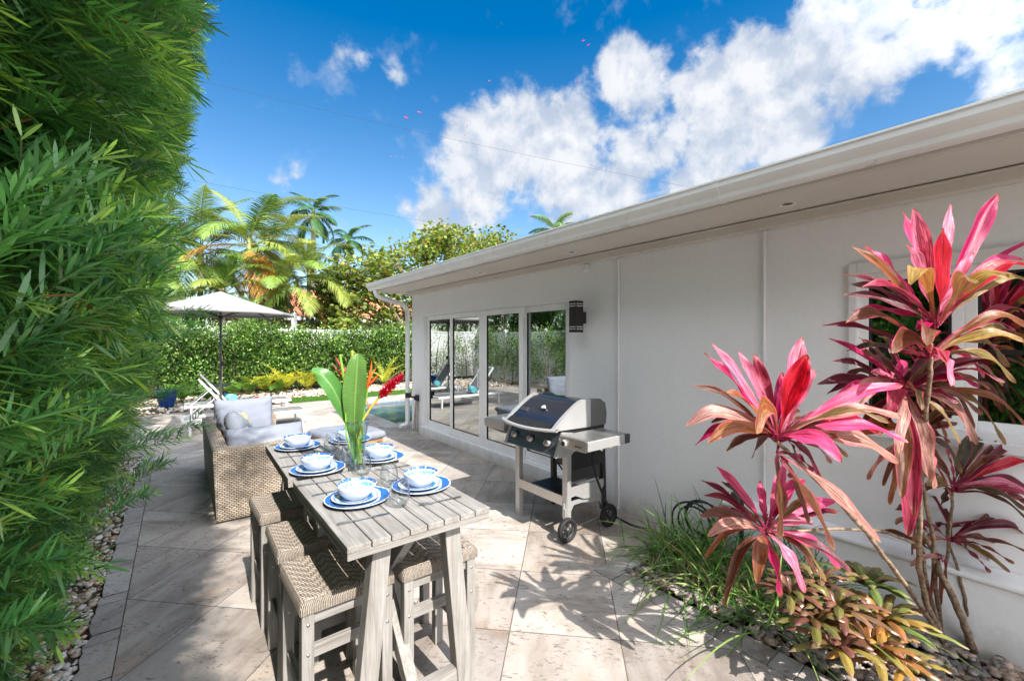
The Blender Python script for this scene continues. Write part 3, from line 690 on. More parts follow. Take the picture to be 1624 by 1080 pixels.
# wall lamp: dark box with louvre slots
lamp=thing('wall_lamp','dark bronze box lantern with slotted ends on wall right of glass doors','wall lamp',(WX,3.14,1.90))
lm=plain('bronze_metal',(.035,.030,.028),.45,.4,.1,8,.05)
w=MB(); w.box(-.065,-.001,-.035,.035,-.07,.05); w.out('back_plate',lm,lamp,bevel=.003)
w=MB(); w.box(-.175,-.066,-.052,.052,-.165,.165); w.out('housing',lm,lamp,bevel=.003)
for z in (.105,.128,-.112,-.135):
    w=MB(); w.box(-.1775,-.1755,-.044,.044,z,z+.009)
    for s1 in (-1,1): w.box(-.167,-.074,s1*.0532-.0010,s1*.0532+.0010,z,z+.009)
    w.out('louvre_slot',M['slot'],lamp)
# outlet box with pipes by the corner
ob=thing('spotlight','small dark twin floodlight with exposed pipes at the house corner','floodlight',(WX,7.15,.62))
w=MB(); w.box(-.03,-.002,-.06,.06,-.06,.05); w.out('back_plate',M['black'],ob,bevel=.004)
w=MB(); w.bar((-.03,0,.0),(-.10,.05,.02),.03,.03); w.bar((-.10,.05,.045),(-.20,.10,.045),.10,.085); w.out('lamp_head',lm,ob,bevel=.006)
w=MB(); w.bar((-.03,-.02,.0),(-.10,-.1,.01),.05,.07); w.out('bracket',M['black'],ob,bevel=.004)
pp=MB(); pp.tube([(-.03,.03,-.04),(-.035,.03,-.60)],.013,8); pp.tube([(-.03,-.02,-.06),(-.05,-.06,-.60)],.016,8); pp.tube([(-.035,.0,-.05),(-.09,.0,-.59)],.012,8); pp.out('pipe',M['steel'],ob)
#@@FURN
# ================================================================== TABLES AND STOOLS
def table(name,label,loc,rz,W,L):
    """bar table; local x across (0..W), y along (0..L), top at .92"""
    t=thing(name,label,'table',loc,rz,'bar tables set end to end'); T=.92
    cuts=[.0]; first=.088; nb=7; rest=(W-first)/ (nb-.0)
    edges=[0,first]+[first+rest*(i+1) for i in range(nb)]
    for i in range(len(edges)-1):
        w=MB(); ins=.0022; w.box(edges[i]+(ins if i else 0),edges[i+1]-(ins if i<len(edges)-2 else 0),0,L,T-.024,T)
        w.out('slat',M['wood_y'],t,bevel=.0025)
    for a,b in ((.001,.07),(L-.07,L-.001)):
        w=MB(); w.box(.001,W-.001,a,b,T-.050,T-.0245); w.out('end_rail',M['wood_x'],t,bevel=.003)
    for a,b in ((.001,.05),(W-.05,W-.001),(W/2-.04,W/2+.04)):
        w=MB(); w.box(a,b,.071,L-.071,T-.052,T-.0245); w.out('side_rail',M['wood_y'],t,bevel=.003)
    for y in (.085,L-.085):
        for s,xt,xb in ((-1,W/2-.155,W/2-.245),(1,W/2+.15,W/2+.235)):
            w=MB(); z0,z1=0,T-.052; hw=.037; hd=.030
            v=[(xb-hw,y-hd,z0),(xb+hw,y-hd,z0),(xb+hw,y+hd,z0),(xb-hw,y+hd,z0),(xt-hw,y-hd,z1),(xt+hw,y-hd,z1),(xt+hw,y+hd,z1),(xt-hw,y+hd,z1)]
            w.add(v,[(0,3,2,1),(4,5,6,7),(0,1,5,4),(1,2,6,5),(2,3,7,6),(3,0,4,7)]); w.out('leg',M['wood_z'],t,bevel=.004)
        w=MB(); w.box(W/2-.20,W/2+.22,y-.022,y+.022,.16,.235); w.out('crossbar',M['wood_x'],t,bevel=.003)
    for a,b in (((W/2,.13,.19),(W/2,L-.18,T-.09)),((W/2+.001,.16,T-.09),(W/2+.001,L-.13,.19))):
        w=MB(); w.bar(a,b,.05 if a[2]<.5 else .046,.06); w.out('brace',M['wood_y'],t,bevel=.003)
    w=MB(); w.box(W/2-.03,W/2+.03,.11,L-.11,.10,.155); w.out('stretcher',M['wood_y'],t,bevel=.003)
    return t
table('bar_table','nearer weathered grey slatted bar table with splayed legs, closest to camera',(.472,1.545,0),R(0),.61,.90)
table('bar_table','farther weathered grey slatted bar table beside the wicker sofa arm',(.462,2.515,0),R(-1.5),.61,.90)

def make_stool():
    t=thing('bar_stool','x','stool',(0,0,0),0,'backless bar stools around the bar tables'); hx,hy=.183,.19; H=.60
    w=MB()
    def f(u,v):
        # rounded pad wrapped over the frame
        a=(u-.5)*2; b=(v-.5)*2
        e=max(abs(a),abs(b)); k=.80
        if e<=k or e==0: sx,sy,z=a/k*(hx-.006),b/k*(hy-.006),.655-.010*(1-(a/k)**2)*(1-(b/k)**2)
        else:
            q=(e-k)/(1-k); sc=1/e; sx,sy=a*sc*(hx-.006+.012*min(1,q*2)),b*sc*(hy-.006+.012*min(1,q*2)); z=.655-.055*q**1.6
        return (sx,sy,z)
    w.grid(f,31,31); w.out('seat',M['seat'],t)
    for sx in (-1,1):
        for sy in (-1,1):
            w=MB(); x=sx*(hx-.024);y=sy*(hy-.024); w.box(x-.023,x+.023,y-.023,y+.023,0,.6); o=w.out('leg',M['wood_z'],t,bevel=.004)
            for bz in (.555,.44):
                w=MB(); w.lathe([(0,.0012),(.006,.001),(.0065,0)],10,M=Matrix.Translation((x,y-.0232,bz))@Matrix.Rotation(PI/2,4,'X')); w.out('bolt',M['steel'],o)
    for sy in (-1,1):
        for z in (.575,.44):
            w=MB(); y=sy*(hy-.026); w.box(-hx+.048,hx-.048,y-.012,y+.012,z-.026,z+.022); w.out('rail',M['wood_x'],t,bevel=.003)
    for sx in (-1,1):
        for z in (.575,.25):
            w=MB(); x=sx*(hx-.026); w.box(x-.012,x+.012,-hy+.048,hy-.048,z-.026,z+.022); w.out('rail',M['wood_y'],t,bevel=.003)
    return t
st0=make_stool()
spots=[(.553,1.972,1,'nearest stool on the hedge side, under the near table corner'),
       (.563,2.45,-1,'middle stool of the three on the hedge side'),
       (.555,2.995,1.5,'farthest stool on the hedge side, beside the wicker sofa'),
       (.965,1.945,-1,'nearest stool on the house side, between the table leg and open paving'),
       (.985,2.47,2,'middle stool on the house side, mostly hidden behind table legs'),
       (.985,2.99,0,'farthest stool on the house side, hidden beneath the far table')]
for i,(x,y,a,l) in enumerate(spots):
    o=st0 if i==0 else copy_tree(st0); o.location=(x,y,0); o.rotation_euler=(0,0,R(a)); o['label']='grey wooden '+l

# ---------------------------------------------------------------- crockery, cutlery, glasses
TZ=.9205
def dish(name,label,cat,loc,kind):
    w=MB()
    if kind=='plate': pr=[(0,.006),(.095,.006),(.108,.010),(.138,.019),(.1425,.0205),(.1435,.019),(.140,.016),(.108,.005),(.09,.0),(0,.0)]
    elif kind=='salad': pr=[(0,.006),(.066,.006),(.078,.010),(.102,.018),(.1055,.0195),(.1065,.018),(.103,.015),(.078,.005),(.062,.0),(0,.0)]
    else: pr=[(0,.006),(.034,.007),(.053,.015),(.068,.032),(.077,.052),(.0825,.064),(.0845,.066),(.086,.064),(.0805,.048),(.071,.028),(.055,.009),(.042,.002),(.040,0),(0,.0)]
    w.lathe(pr,56)
    if kind=='bowl':
        w.v=[(x*(1+.018*math.sin(5*math.atan2(y,x)+z*40)),y*(1+.018*math.sin(5*math.atan2(y,x)+z*40)),z+(.0022*math.sin(3*math.atan2(y,x)) if z>.05 else 0)) for x,y,z in w.v]
    o=w.out(name,M[kind],None,label=label,cat=cat,group={'plate':'dinner plates on the bar tables','salad':'small plates on the bar tables','bowl':'bowls on the bar tables'}[kind])
    o.location=loc; o.rotation_euler=(0,0,random.uniform(0,6)); return o
where=['at the near hedge-side place, beside the table front edge','at the near house-side place, beside the table front edge','at the middle hedge-side place','at the middle house-side place right of the flower vase','at the far hedge-side place beside the sofa cushion','at the far house-side place behind the flower vase']
SET=[(.650,1.975),(.957,1.955),(.622,2.56),(.985,2.575),(.650,3.19),(.990,3.17)]
for i,(x,y) in enumerate(SET):
    dish('dinner_plate','dinner plate '+where[i],'plate',(x,y,TZ),'plate')
    dish('salad_plate','small plate under bowl '+where[i],'plate',(x-.006,y+.004,TZ+.0068),'salad')
    dish('bowl','blue banded bowl '+where[i],'bowl',(x-.004,y+.002,TZ+.0145),'bowl')
def knife(label,a,b):
    a=Vector((*a,TZ+.002)); b=Vector((*b,TZ+.002)); d=(b-a); L=d.length; t=thing('table_knife',label,'knife',a,math.atan2(d.y,d.x),'knives on the bar tables')
    w=MB(); w.prism([(0,-.005),(.03,-.0065),(.095,-.005),(.10,-.004),(.10,.004),(.095,.005),(.03,.0065),(0,.005)],0,.0045,'z'); w.out('handle',M['chrome'],t,bevel=.0015)
    w=MB(); w.prism([(.1005,-.003),(.115,-.004),(L-.01,-.005),(L,.002),(L-.03,.0085),(.12,.008),(.1005,.004)],.001,.0025,'z'); w.out('blade',M['chrome'],t)
def fork(label,a,b):
    a=Vector((*a,TZ+.002)); b=Vector((*b,TZ+.002)); d=(b-a); L=d.length; t=thing('table_fork',label,'fork',a,math.atan2(d.y,d.x),'forks on the bar tables')
    w=MB(); w.prism([(0,-.006),(.02,-.007),(.07,-.0035),(L-.07,-.003),(L-.07,.003),(.07,.0035),(.02,.007),(0,.006)],0,.003,'z'); w.out('handle',M['chrome'],t)
    w=MB()
    w.prism([(L-.0695,-.0032),(L-.058,-.010),(L-.048,-.011),(L-.048,.011),(L-.058,.010),(L-.0695,.0032)],.001,.003,'z')
    for k in (-1.5,-.5,.5,1.5): w.bar((L-.0478,k*.0062,.002),(L-.02,k*.0060,.006),.0027,.002); w.bar((L-.02,k*.0060,.006),(L,k*.0056,.0115),.0025,.0018)
    w.out('tines',M['chrome'],t)
for i,(x,y) in enumerate(SET):
    if i%2==0:
        knife('knife on near side of plate '+where[i],(x-.152,y-.215),(x+.06,y-.235)); fork('fork on far side of plate '+where[i],(x-.150,y+.185),(x+.035,y+.19))
    else:
        fork('fork on near side of plate '+where[i],(x+.085,y-.235),(x-.115,y-.215)); knife('knife on far side of plate '+where[i],(x+.10,y+.18),(x-.11,y+.185))
def wineglass(label,x,y,s=1.):
    w=MB(); pr=[(0,.0),(.022,.0),(.030,.004),(.042,.026),(.046,.044),(.044,.066),(.037,.094),(.0335,.108),(.0327,.108),(.036,.094),(.0428,.066),(.0445,.045),(.0405,.028),(.028,.008),(0,.006)]
    w.lathe([(a*s,b*s) for a,b in pr],40); o=w.out('stemless_wineglass',M['glass'],label=label,cat='wine glass',group='clear stemless glasses on the bar tables'); o.location=(x,y,TZ)
wineglass('clear stemless glass between the two nearest place settings',.775,1.800,1.02)
wineglass('clear stemless glass just behind the nearest glass, left of the near house-side plate',.838,2.075)
wineglass('clear stemless glass standing directly in front of the flower vase',.800,2.345)
wineglass('clear stemless glass left behind the flower vase',.800,2.60)
wineglass('clear stemless glass right of the far hedge-side bowl',.808,2.98,1.02)
wineglass('clear stemless glass behind the vase beside the far house-side plate',.845,2.80)

# ---------------------------------------------------------------- vase with tropical flowers
VX,VY=.815,2.475
vase=thing('flower_vase','tall fluted clear glass vase in the middle of the bar tables','vase',(VX,VY,TZ))
w=MB(); pr=[(0,0),(.043,0),(.047,.004),(.045,.02),(.041,.06),(.040,.11),(.044,.18),(.054,.235),(.066,.275),(.064,.276),(.0515,.235),(.0415,.18),(.037,.11),(.038,.06),(.040,.028),(0,.022)]
w.lathe(pr,96,flute=.022,nf=24); w.out('glass_body',M['vglass'],vase)
wv=NT('vase_water'); M['vwater']=wv.done(wv.n('MixShader',{0:.10,1:wv.n('BsdfTransparent',{'Color':(.80,.90,.82,1)}).outputs[0],2:wv.n('BsdfGlossy',{'Color':(.8,.9,.8,1),'Roughness':.05}).outputs[0]}).outputs[0])
w=MB(); w.lathe([(0,.024),(.036,.026),(.034,.06),(.0335,.11),(.037,.17),(.039,.19),(0,.19)],32); w.out('water',M['vwater'],vase)
Rr=Vector((CS,-SN,0)); Fw=Vector((SN,CS,0)); VB=Vector((VX,VY,TZ))
def vp(px,py,dz=0.):   # point near the vase plane
    return at(px,py,2.45+dz)
def strap_leaf(name,label,pts,wid,c,cat='leaf',nrm=None,fold=.12,wave=.0,**kw):
    pts=[Vector(p) for p in pts]; n=22; cl=[]
    # Catmull resample
    def cr(t):
        m=len(pts)-1; x=t*m; i=min(int(x),m-1); f=x-i
        p0=pts[max(i-1,0)];p1=pts[i];p2=pts[i+1];p3=pts[min(i+2,m)]
        return .5*((2*p1)+(p2-p0)*f+(2*p0-5*p1+4*p2-p3)*f*f+(3*p1-p0-3*p2+p3)*f**3)
    C0=[cr(i/(n-1)) for i in range(n)]; V=[];U=[];nc=7
    nv=Vector(nrm) if nrm else -Fw
    for i,p in enumerate(C0):
        d=(C0[min(i+1,n-1)]-C0[max(i-1,0)]).normalized(); s=d.cross(nv).normalized(); q=s.cross(d); t=i/(n-1)
        ww=wid(t)
        for k in range(nc):
            a=(k/(nc-1)-.5)*2
            V.append((p+s*(a*ww/2)+q*(abs(a)*ww*fold+wave*math.sin(t*17+a*2)*abs(a)))[:]); U.append((k/(nc-1)*.998+.001,t))
    F=np.array([[j*nc+i,j*nc+i+1,(j+1)*nc+i+1,(j+1)*nc+i] for j in range(n-1) for i in range(nc-1)])
    return np.array(V),F,np.tile(np.array(c),(len(V),1)),np.array(U)
lm_=NT('banana_leaf'); c_=lm_.n('Attribute',attribute_name='Col').outputs['Color']; uv_=lm_.n('Attribute',attribute_name='leafuv').outputs['Vector']
nz_=lm_.noise(lm_.mul(uv_,(2,60,1)),2,4); s_=lm_.n('SeparateXYZ',{0:uv_}).outputs[0]
c_=lm_.mix(1.,c_,lm_.ramp(nz_,[(.3,(.8,.85,.8)),(.7,(1.15,1.1,1.1))]),'MULTIPLY')
sp_=lm_.ramp(lm_.noise(lm_.coord(),14,5,.7),[(.68,0.),(.76,1.)]); c_=lm_.mix(lm_.math('MULTIPLY',sp_,.5),c_,(.5,.35,.1))
mid_=lm_.math('LESS_THAN',lm_.math('ABSOLUTE',lm_.math('SUBTRACT',s_,.5)),.03); c_=lm_.mix(lm_.math('MULTIPLY',mid_,.6),c_,(.35,.55,.15))
M['banana']=lm_.done(lm_.n('MixShader',{0:.35,1:lm_.pbr(c_,.28,0,lm_.bump(nz_,.35,.004),.5),2:lm_.n('BsdfTranslucent',{'Color':c_}).outputs[0]}).outputs[0])
fl=thing('flower_arrangement','tall tropical bouquet of broad green leaves, orange heliconia and red ginger in the vase','flowers',(VX,VY,TZ+.03))
FO=fl.location.copy()
def fpart(VFCU,name,mat,parent=fl,**kw):
    V,F,C,U=VFCU; o=np_mesh(name,V-np.array(FO),F,mat,parent,C,U,smooth=True,**kw); return o
prof_b=lambda t: .010+.125*max(0,math.sin(PI*min(1,max(0,(t-.22)/.80))))**.75
fpart(strap_leaf('',0,[VB+Vector((0.01,0,.03)),vp(562,700),vp(563,640,-.02),vp(566,590,-.02),vp(568,561,.0)],prof_b,(.15,.31,.075),wave=.004),'broad_leaf',M['banana'],label='upright broad leaf at the centre')
prof_l=lambda t: .010+.088*max(0,math.sin(PI*min(1,max(0,(t-.30)/.75))))**.8
fpart(strap_leaf('',0,[VB+Vector((.02,0,.03)),vp(556,690),vp(545,655),vp(529,618,-.03),vp(510,595,-.05),vp(494,588,-.08)],prof_l,(.10,.29,.06),wave=.004,nrm=(-Fw+Vector((0,0,1.1))).normalized()),'broad_leaf',M['banana'],label='glossy leaf arching left')
mg=plain('green_stem',(.20,.42,.05),.4,0,.15,20); my=plain('yellow_stem',(.55,.50,.06),.4,0,.15,20)
def stem(pts,r,m,name='stem',parent=fl):
    w=MB(); w.tube([Vector(p)-FO for p in pts],r,8); return w.out(name,m,parent)
def base(): return VB+Vector((random.uniform(-.022,.022),random.uniform(-.022,.022),.03))
stem([base(),vp(553,662),vp(546,605),vp(539,562)],.0075,mg); stem([base(),vp(561,660),vp(560,600),vp(558.5,556)],.0075,my)
for px in (549,555,566,571,575): stem([base(),vp(px,690,random.uniform(-.03,.03)),vp(px+random.uniform(-2,2),655,random.uniform(-.03,.03))],.005,mg)
# heliconia bracts
hm=plain('heliconia_bract',(.80,.13,.02),.35,0,.12,15); hm2=plain('heliconia_red',(.62,.03,.04),.35,0,.15,15)
def bract(a,b,w0,m,parent):
    a=Vector(a)-FO;b=Vector(b)-FO; d=b-a; w=MB()
    pts=[a+d*t+Vector((0,0,-.03))*math.sin(PI*t)*d.length*.9 for t in (0,.2,.45,.7,.9,1)]
    w.tube(pts,[w0*.5,w0,w0*.85,w0*.5,w0*.22,.0008],8); w.out('bract',m,parent)
def heliconia(st,brs,m):
    s=stem(st,.005,mg,'flower_stem')
    for a,b,w0 in brs: bract(a,b,w0,m,s)
heliconia([base(),vp(575,665,.02),vp(583,620,.03),vp(586,600,.03)],[(vp(583,618,.03),vp(590,571,.03),.010),(vp(583,612,.03),vp(602,592,.0),.009),(vp(585,600,.03),vp(597,583,.06),.006),(vp(582,622,.03),vp(580,590,.08),.008)],hm)
heliconia([base(),vp(556,668,.02),vp(549,632,.03),vp(546,618,.03)],[(vp(547,628,.0),vp(521,603,.02),.010),(vp(546,622,.02),vp(550,600,.03),.009)],hm)
heliconia([base(),vp(560,660,.05),vp(553,610,.06),vp(551,590,.06)],[(vp(552,604,.05),vp(529,580,.05),.011),(vp(553,598,.05),vp(532,566,.07),.012),(vp(554,606,.04),vp(548,583,.04),.020)],hm2)
bract(vp(552,606,.03),vp(553,582,.03),.016,hm,fl)
# red ginger
gs=stem([base(),vp(574,668),vp(589,645),vp(603,628)],.0065,my,'ginger_stem')
gm=plain('red_ginger',(.72,.012,.06),.35,0,.15,25); A0=vp(600,632)-FO; A1=vp(636,598)-FO; ax=(A1-A0).normalized()
V_=[];F_=[];a_=Acc()
n=60; t=np.linspace(0,1,n); ph=np.arange(n)*2.39996
s1=Vector((0,0,1)).cross(ax).normalized(); s2=ax.cross(s1)
S1,S2,AX=np.array(s1),np.array(s2),np.array(ax)
P=np.array(A0)+np.outer(t,np.array(A1-A0))+ (np.cos(ph)[:,None]*S1+np.sin(ph)[:,None]*S2)*(.012*np.sin(PI*np.clip(t*.9+.12,0,1)))[:,None]
D=AX*.8+(np.cos(ph)[:,None]*S1+np.sin(ph)[:,None]*S2)*.75
V,F,C=leaf_mesh(P,D,np.full(n,.046)*(1-.35*t),np.full(n,.026)*(1-.3*t),rows=((0,.5),(.35,1),(.7,.8),(1,.15)),fold=.4,Cl=np.array((.60,.012,.055))*RNG.uniform(.7,1.3,(n,1)),up=-(np.cos(ph)[:,None]*S1+np.sin(ph)[:,None]*S2))
np_mesh('ginger_flower',V,F,M['leafdk'],gs,C,smooth=True)
for a in ((588,650,580,632,2),(592,640,603,641,2)): bract(vp(a[0],a[1]),vp(a[2],a[3]),.005,hm,fl)

# ================================================================== SOFA AND OTTOMAN
sofa=thing('wicker_sofa','brown wicker outdoor sofa beside the hedge with arm facing the camera','sofa',(.25,4.66,0))
w=MB()
w.prism([(0.03,.02),(0.0,.66),(.13,.66),(.13,.02)],.16,1.93,'y'); w.out('backrest',M['wicker'],sofa,bevel=.018,seg=3)
for y0,y1,nm in ((0,.155,'near'),(1.935,2.09,'far')):
    w=MB(); w.prism([(.03,.02),(0,.66),(.82,.655),(.80,.02)],y0,y1,'y'); w.out('arm',M['wicker'],sofa,bevel=.018,seg=3)
w=MB(); w.box(.131,.78,.157,1.933,.05,.31); w.out('seat_base',M['wicker'],sofa,bevel=.01)
def cushion(name,sx,sy,sz,mat,parent,puff=.5,loc=(0,0,0),rot=(0,0,0),seed=1,pinch=.05,**kw):
    w=MB(); rs=random.Random(seed); ph=[rs.uniform(0,6) for _ in range(6)]
    Mx=Matrix.Translation(loc)@(Matrix.Rotation(rot[2],4,'Z')@Matrix.Rotation(rot[1],4,'Y')@Matrix.Rotation(rot[0],4,'X'))
    for s in (1,-1):
        def f(u,v):
            a=(u-.5)*2;b=(v-.5)*2
            ed=(1-abs(a)**4)*(1-abs(b)**4); th=sz/2*(max(0,ed)**puff)
            k=1-pinch*(a*a*b*b)*-1 ; kx=1-pinch*(1-b*b)*abs(a)**3*-0; 
            x=a*sx/2*(1-pinch*(1-abs(b)**2)*abs(a)**2); y=b*sy/2*(1-pinch*(1-abs(a)**2)*abs(b)**2)
            wr=.008*math.sin(a*4+ph[0]+b*2)*math.sin(b*3+ph[1])+.0022*math.sin(a*8+b*5+ph[2])+.0012*math.sin(b*13-a*5+ph[3])
            wr+= .012*math.exp(-((1-abs(a))**2+(1-abs(b))**2)*6)*math.sin(14*(a-b)+ph[4])
            return (x,y,s*(th+wr*min(1,ed*2)*min(1,sz*7)))
        g=[f(i/30,j/30) for j in range(31) for i in range(31)]
        fs=[(j*31+i,j*31+i+1,(j+1)*31+i+1,(j+1)*31+i)[::s] for j in range(30) for i in range(30)]
        w.add(g,fs,True,Mx)
    w.add([],[])
    o=w.out(name,mat,parent,fixn=True,**kw); return o
def pillow_mat():
    t=NT('printed_pillow'); p=t.coord('Object'); n=t.noise(p,60,3)
    v=t.n('TexVoronoi',{'Vector':t.vm('ADD',p,(.05,.0,.02)).outputs[0],'Scale':5.2,'Randomness':.85}); d=v.outputs['Distance']
    c=t.mix(t.math('LESS_THAN',d,.30),(.20,.225,.27),(.62,.58,.42)); c=t.mix(t.math('LESS_THAN',d,.17),c,(.66,.47,.05))
    return t.done(t.pbr(c,.75,0,t.bump(n,.2,.003),.25))
pm=pillow_mat()
cushion('seat_cushion',.66,1.76,.14,M['cush'],sofa,.22,(.46,1.045,.375),seed=2,pinch=.0)
# loose cushions rest on the sofa: things of their own
sc=lambda name,label,loc,rz,sx,sy,sz,rot,seed,mat=M['cush'],puff=.5,group='loose cushions on the wicker sofa': tag(cushion(name,sx,sy,sz,mat,None,puff,(0,0,0),rot,seed,.04),label,'cushion',group)
def put(o,loc): o.location=loc; return o
put(sc('back_cushion','blue grey cushion slumped over the near arm of the wicker sofa',0,0,.70,.40,.17,(R(62),0,R(3)),3),(.25+.46,4.66+.215,.615))
put(sc('back_cushion','blue grey cushion standing against the far arm of the wicker sofa',0,0,.66,.46,.18,(R(80),0,R(0)),4),(.25+.43,4.66+1.80,.68))
put(sc('back_cushion','wrinkled blue grey cushion leaning on the sofa back behind the printed pillow',0,0,.72,.42,.17,(R(76),0,R(90)),5),(.25+.215,4.66+1.25,.62))
put(sc('throw_pillow','dark grey pillow printed with yellow shapes, slumped against the sofa back',0,0,.56,.50,.20,(R(66),R(6),R(78)),6,pm),(.25+.30,4.66+.72,.67))
w=MB(); 
def fb(n_,c):
    pass
P=np.array([[0,0,0.]]*22); ang=RNG.uniform(0,2*PI,22); D=np.stack([np.cos(ang),np.sin(ang),np.full(22,.15)],1)
V,F,C=leaf_mesh(P+RNG.normal(0,.03,(22,3))*np.array([1,1,.1]),D,np.full(22,.085),np.full(22,.035),Cl=np.array([(.65,.48,.06),(.6,.10,.04),(.7,.62,.1)])[RNG.integers(0,3,22)])
o=np_mesh('loose_flowers',V,F,M['leaf'],C=C,label='yellow and red cut blossoms lying on the sofa seat',cat='flowers'); o.location=(.25+.56,4.66+1.35,.462)

ot=thing('ottoman','low wooden ottoman with grey cushion standing on the sunny paving behind the tables','ottoman',(1.86,6.12,0),R(8))
w=MB(); 
for sx in (-1,1):
    for sy in (-1,1): w.box(sx*.31-.03,sx*.31+.03,sy*.36-.03,sy*.36+.03,0,.26)
w.out('leg',plain('teak',(.36,.22,.11),.5,0,.2,12),ot,bevel=.004)
w=MB(); w.box(-.34,.34,-.39,.39,.261,.30); w.out('frame',plain('teak_top',(.38,.24,.12),.5,0,.2,12),ot,bevel=.004)
o=cushion('cushion',.76,.86,.13,M['cush'],ot,.16,(0,0,.355),seed=8,pinch=.0)

# ================================================================== GAS GRILL  (front faces -x)
gr=thing('gas_grill','stainless gas barbecue grill on wheels against the wall right of the doors','grill',(2.50,2.50,0))
# local x: 0 front .. .56 back ; local y: 0 near .. .70 far
def blk(*a): w=MB(); w.box(*a); return w
for (x,y) in ((.06,.035),(.06,.665)):
    w=MB(); w.prism([(y-.028,.0 if y>.3 else .17),(y+.028,.0 if y>.3 else .17),(y+.030,.72),(y-.030,.72)],x-.0225,x+.0225,'x'); w.out('leg',M['castsilver'],gr,bevel=.004)
for y in (.035,.665):
    w=MB(); w.bar((.50,y,.72),(.52,y,.14 if y<.3 else .0),.05,.045); w.out('leg',M['black'],gr,bevel=.004)
w=MB(); w.prism([(.03,.24),(.085,.20),(.085,.34),(.14,.345),(.24,.30),(.34,.285),(.44,.30),(.50,.36),(.50,.42),(.04,.42)],.012,.030,'y'); w.out('side_panel',M['castsilver'],gr,bevel=.002)
w=MB(); w.prism([(.02,.10),(.065,.085),(.095,.20),(.14,.262),(.24,.262),(.36,.24),(.46,.24),(.50,.17),(.50,.30),(.02,.30)],.0305,.034,'y'); w.out('side_apron',M['castsilver'],gr,bevel=.002)
w=MB(); w.box(.495,.51,.06,.64,.42,.74); w.box(.10,.49,.07,.63,.275,.29); w.box(.10,.49,.016,.028,.56,.72); w.out('tray',M['black'],gr,bevel=.003)
w=MB(); w.prism([(.06+.03,.44),(.49,.44),(.49,.70),(.09,.70)],.0305,.034,'y'); w.out('back_panel',plain('grill_side_dark',(.09,.09,.09),.35,.6),gr,bevel=.002)
w=MB(); w.box(.035,.055,.064,.636,.27,.355); w.out('front_rail',M['steel'],gr,bevel=.003)
# fire box, control panel
w=MB(); w.prism([(.05,.72),(.50,.72),(.54,.90),(.02,.90)],.035,.665,'y'); w.out('firebox',M['black'],gr,bevel=.006)
w=MB(); w.prism([(-.085,.705),(-.02,.695),(.04,.87),(-.010,.885)],.03,.67,'y'); cp=w.out('control_panel',plain('panel_steel',(.20,.225,.27),.3,.8,.04,5),gr,bevel=.004)
for y0,y1 in ((.004,.0295),(.6705,.696)):
    w=MB(); w.prism([(-.100,.70),(.06,.685),(.13,.73),(.13,.875),(.0,.895),(-.015,.892)],y0,y1,'y'); w.out('end_cap',M['castsilver'],gr,bevel=.006)
nrm=Vector((-.185,0,.075)).normalized(); q=Vector((0,0,1)).rotation_difference(nrm).to_matrix().to_4x4()
for y in (.58,.36,.14):
    c=Vector((-.052,y,.79)); w=MB(); w.lathe([(.030,.004),(.028,.012),(.026,.034),(.022,.038),(0,.039)],28,M=Matrix.Translation(c)@q); k=w.out('knob',M['castsilver'],cp)
    w=MB(); w.lathe([(.0305,.002),(.036,.001),(.037,.005),(.030,.006)],28,M=Matrix.Translation(c)@q); w.out('bezel',M['black'],k)
    w=MB(); w.box(-.008,.010,-.0045,.0045,.0391,.0405,M=Matrix.Translation(c)@q@Matrix.Translation((-.014,0,0))); w.out('marker',plain('red_mark',(.75,.04,.05),.4),k)
# lid: barrel sweep between two cast ends
def lidprof(o=0.):
    P=[(-.075,.93),(-.055,.955),(.0,.995),(.075,1.045),(.155,1.092),(.22,1.122),(.36,1.128),(.46,1.115),(.52,1.08),(.54,1.00),(.54,.905)]
    return P
w=MB(); P=lidprof(); ins=[(x*.97+.012,z-.012) for x,z in P]
w.prism(P+[(p[0],p[1]) for p in ins[::-1]],.061,.639,'y',smooth=True); w.out('lid',M['enamel'],gr)
for y0,y1 in ((.022,.060),(.640,.678)):
    w=MB(); E_=[(-.10,.912),(-.095,.930),(-.06,.958),(.0,1.004),(.075,1.054),(.155,1.102),(.215,1.132),(.26,1.14),(.34,1.14),(.34,.90)]; w.prism(E_,y0,y1,'y'); w.out('lid_end',M['castsilver'],gr,bevel=.010,seg=3)
    w=MB(); w.prism([(.341,1.14),(.47,1.132),(.535,1.09),(.555,1.00),(.545,.90),(.341,.90)],y0+.001,y1-.001,'y'); w.out('lid_back',plain('lid_back_paint',(.15,.15,.145),.45,.3),gr,bevel=.010,seg=3)
# bowed handle lip
w=MB()
def lip(u,v):
    y=-.01+.72*u; bow=math.sin(PI*u)**.7; a=2*PI*v; return (-.098-.075*bow+.022*math.cos(a), y, .925-.012*bow+.014*math.sin(a))
w.grid(lip,40,13); w.out('handle',M['castsilver'],gr)
w=MB(); w.prism([(-.09,.915),(-.14,.905),(-.13,.925),(-.06,.965)],.08,.62,'y'); w.out('lower_lip',M['black'],gr,bevel=.003)
c=Vector((.075,.33,1.048)); nn=Vector((-.52,0,.85)); q2=Vector((0,0,1)).rotation_difference(nn).to_matrix().to_4x4()
w=MB(); w.lathe([(.026,0),(.028,.006),(.027,.014),(.020,.018),(0,.019)],28,M=Matrix.Translation(c)@q2); tg=w.out('thermometer',M['chrome'],gr)
w=MB(); w.lathe([(.020,.0185),(0,.0198)],24,M=Matrix.Translation(c)@q2); w.out('dial',plain('dial',(.75,.75,.73),.3),tg)
w=MB(); w.box(-.022,.022,-.045,.045,.0,.005,M=Matrix.Translation((.03,.55,1.019))@q2); bd=w.out('badge',M['chrome'],gr,bevel=.002)
w=MB()
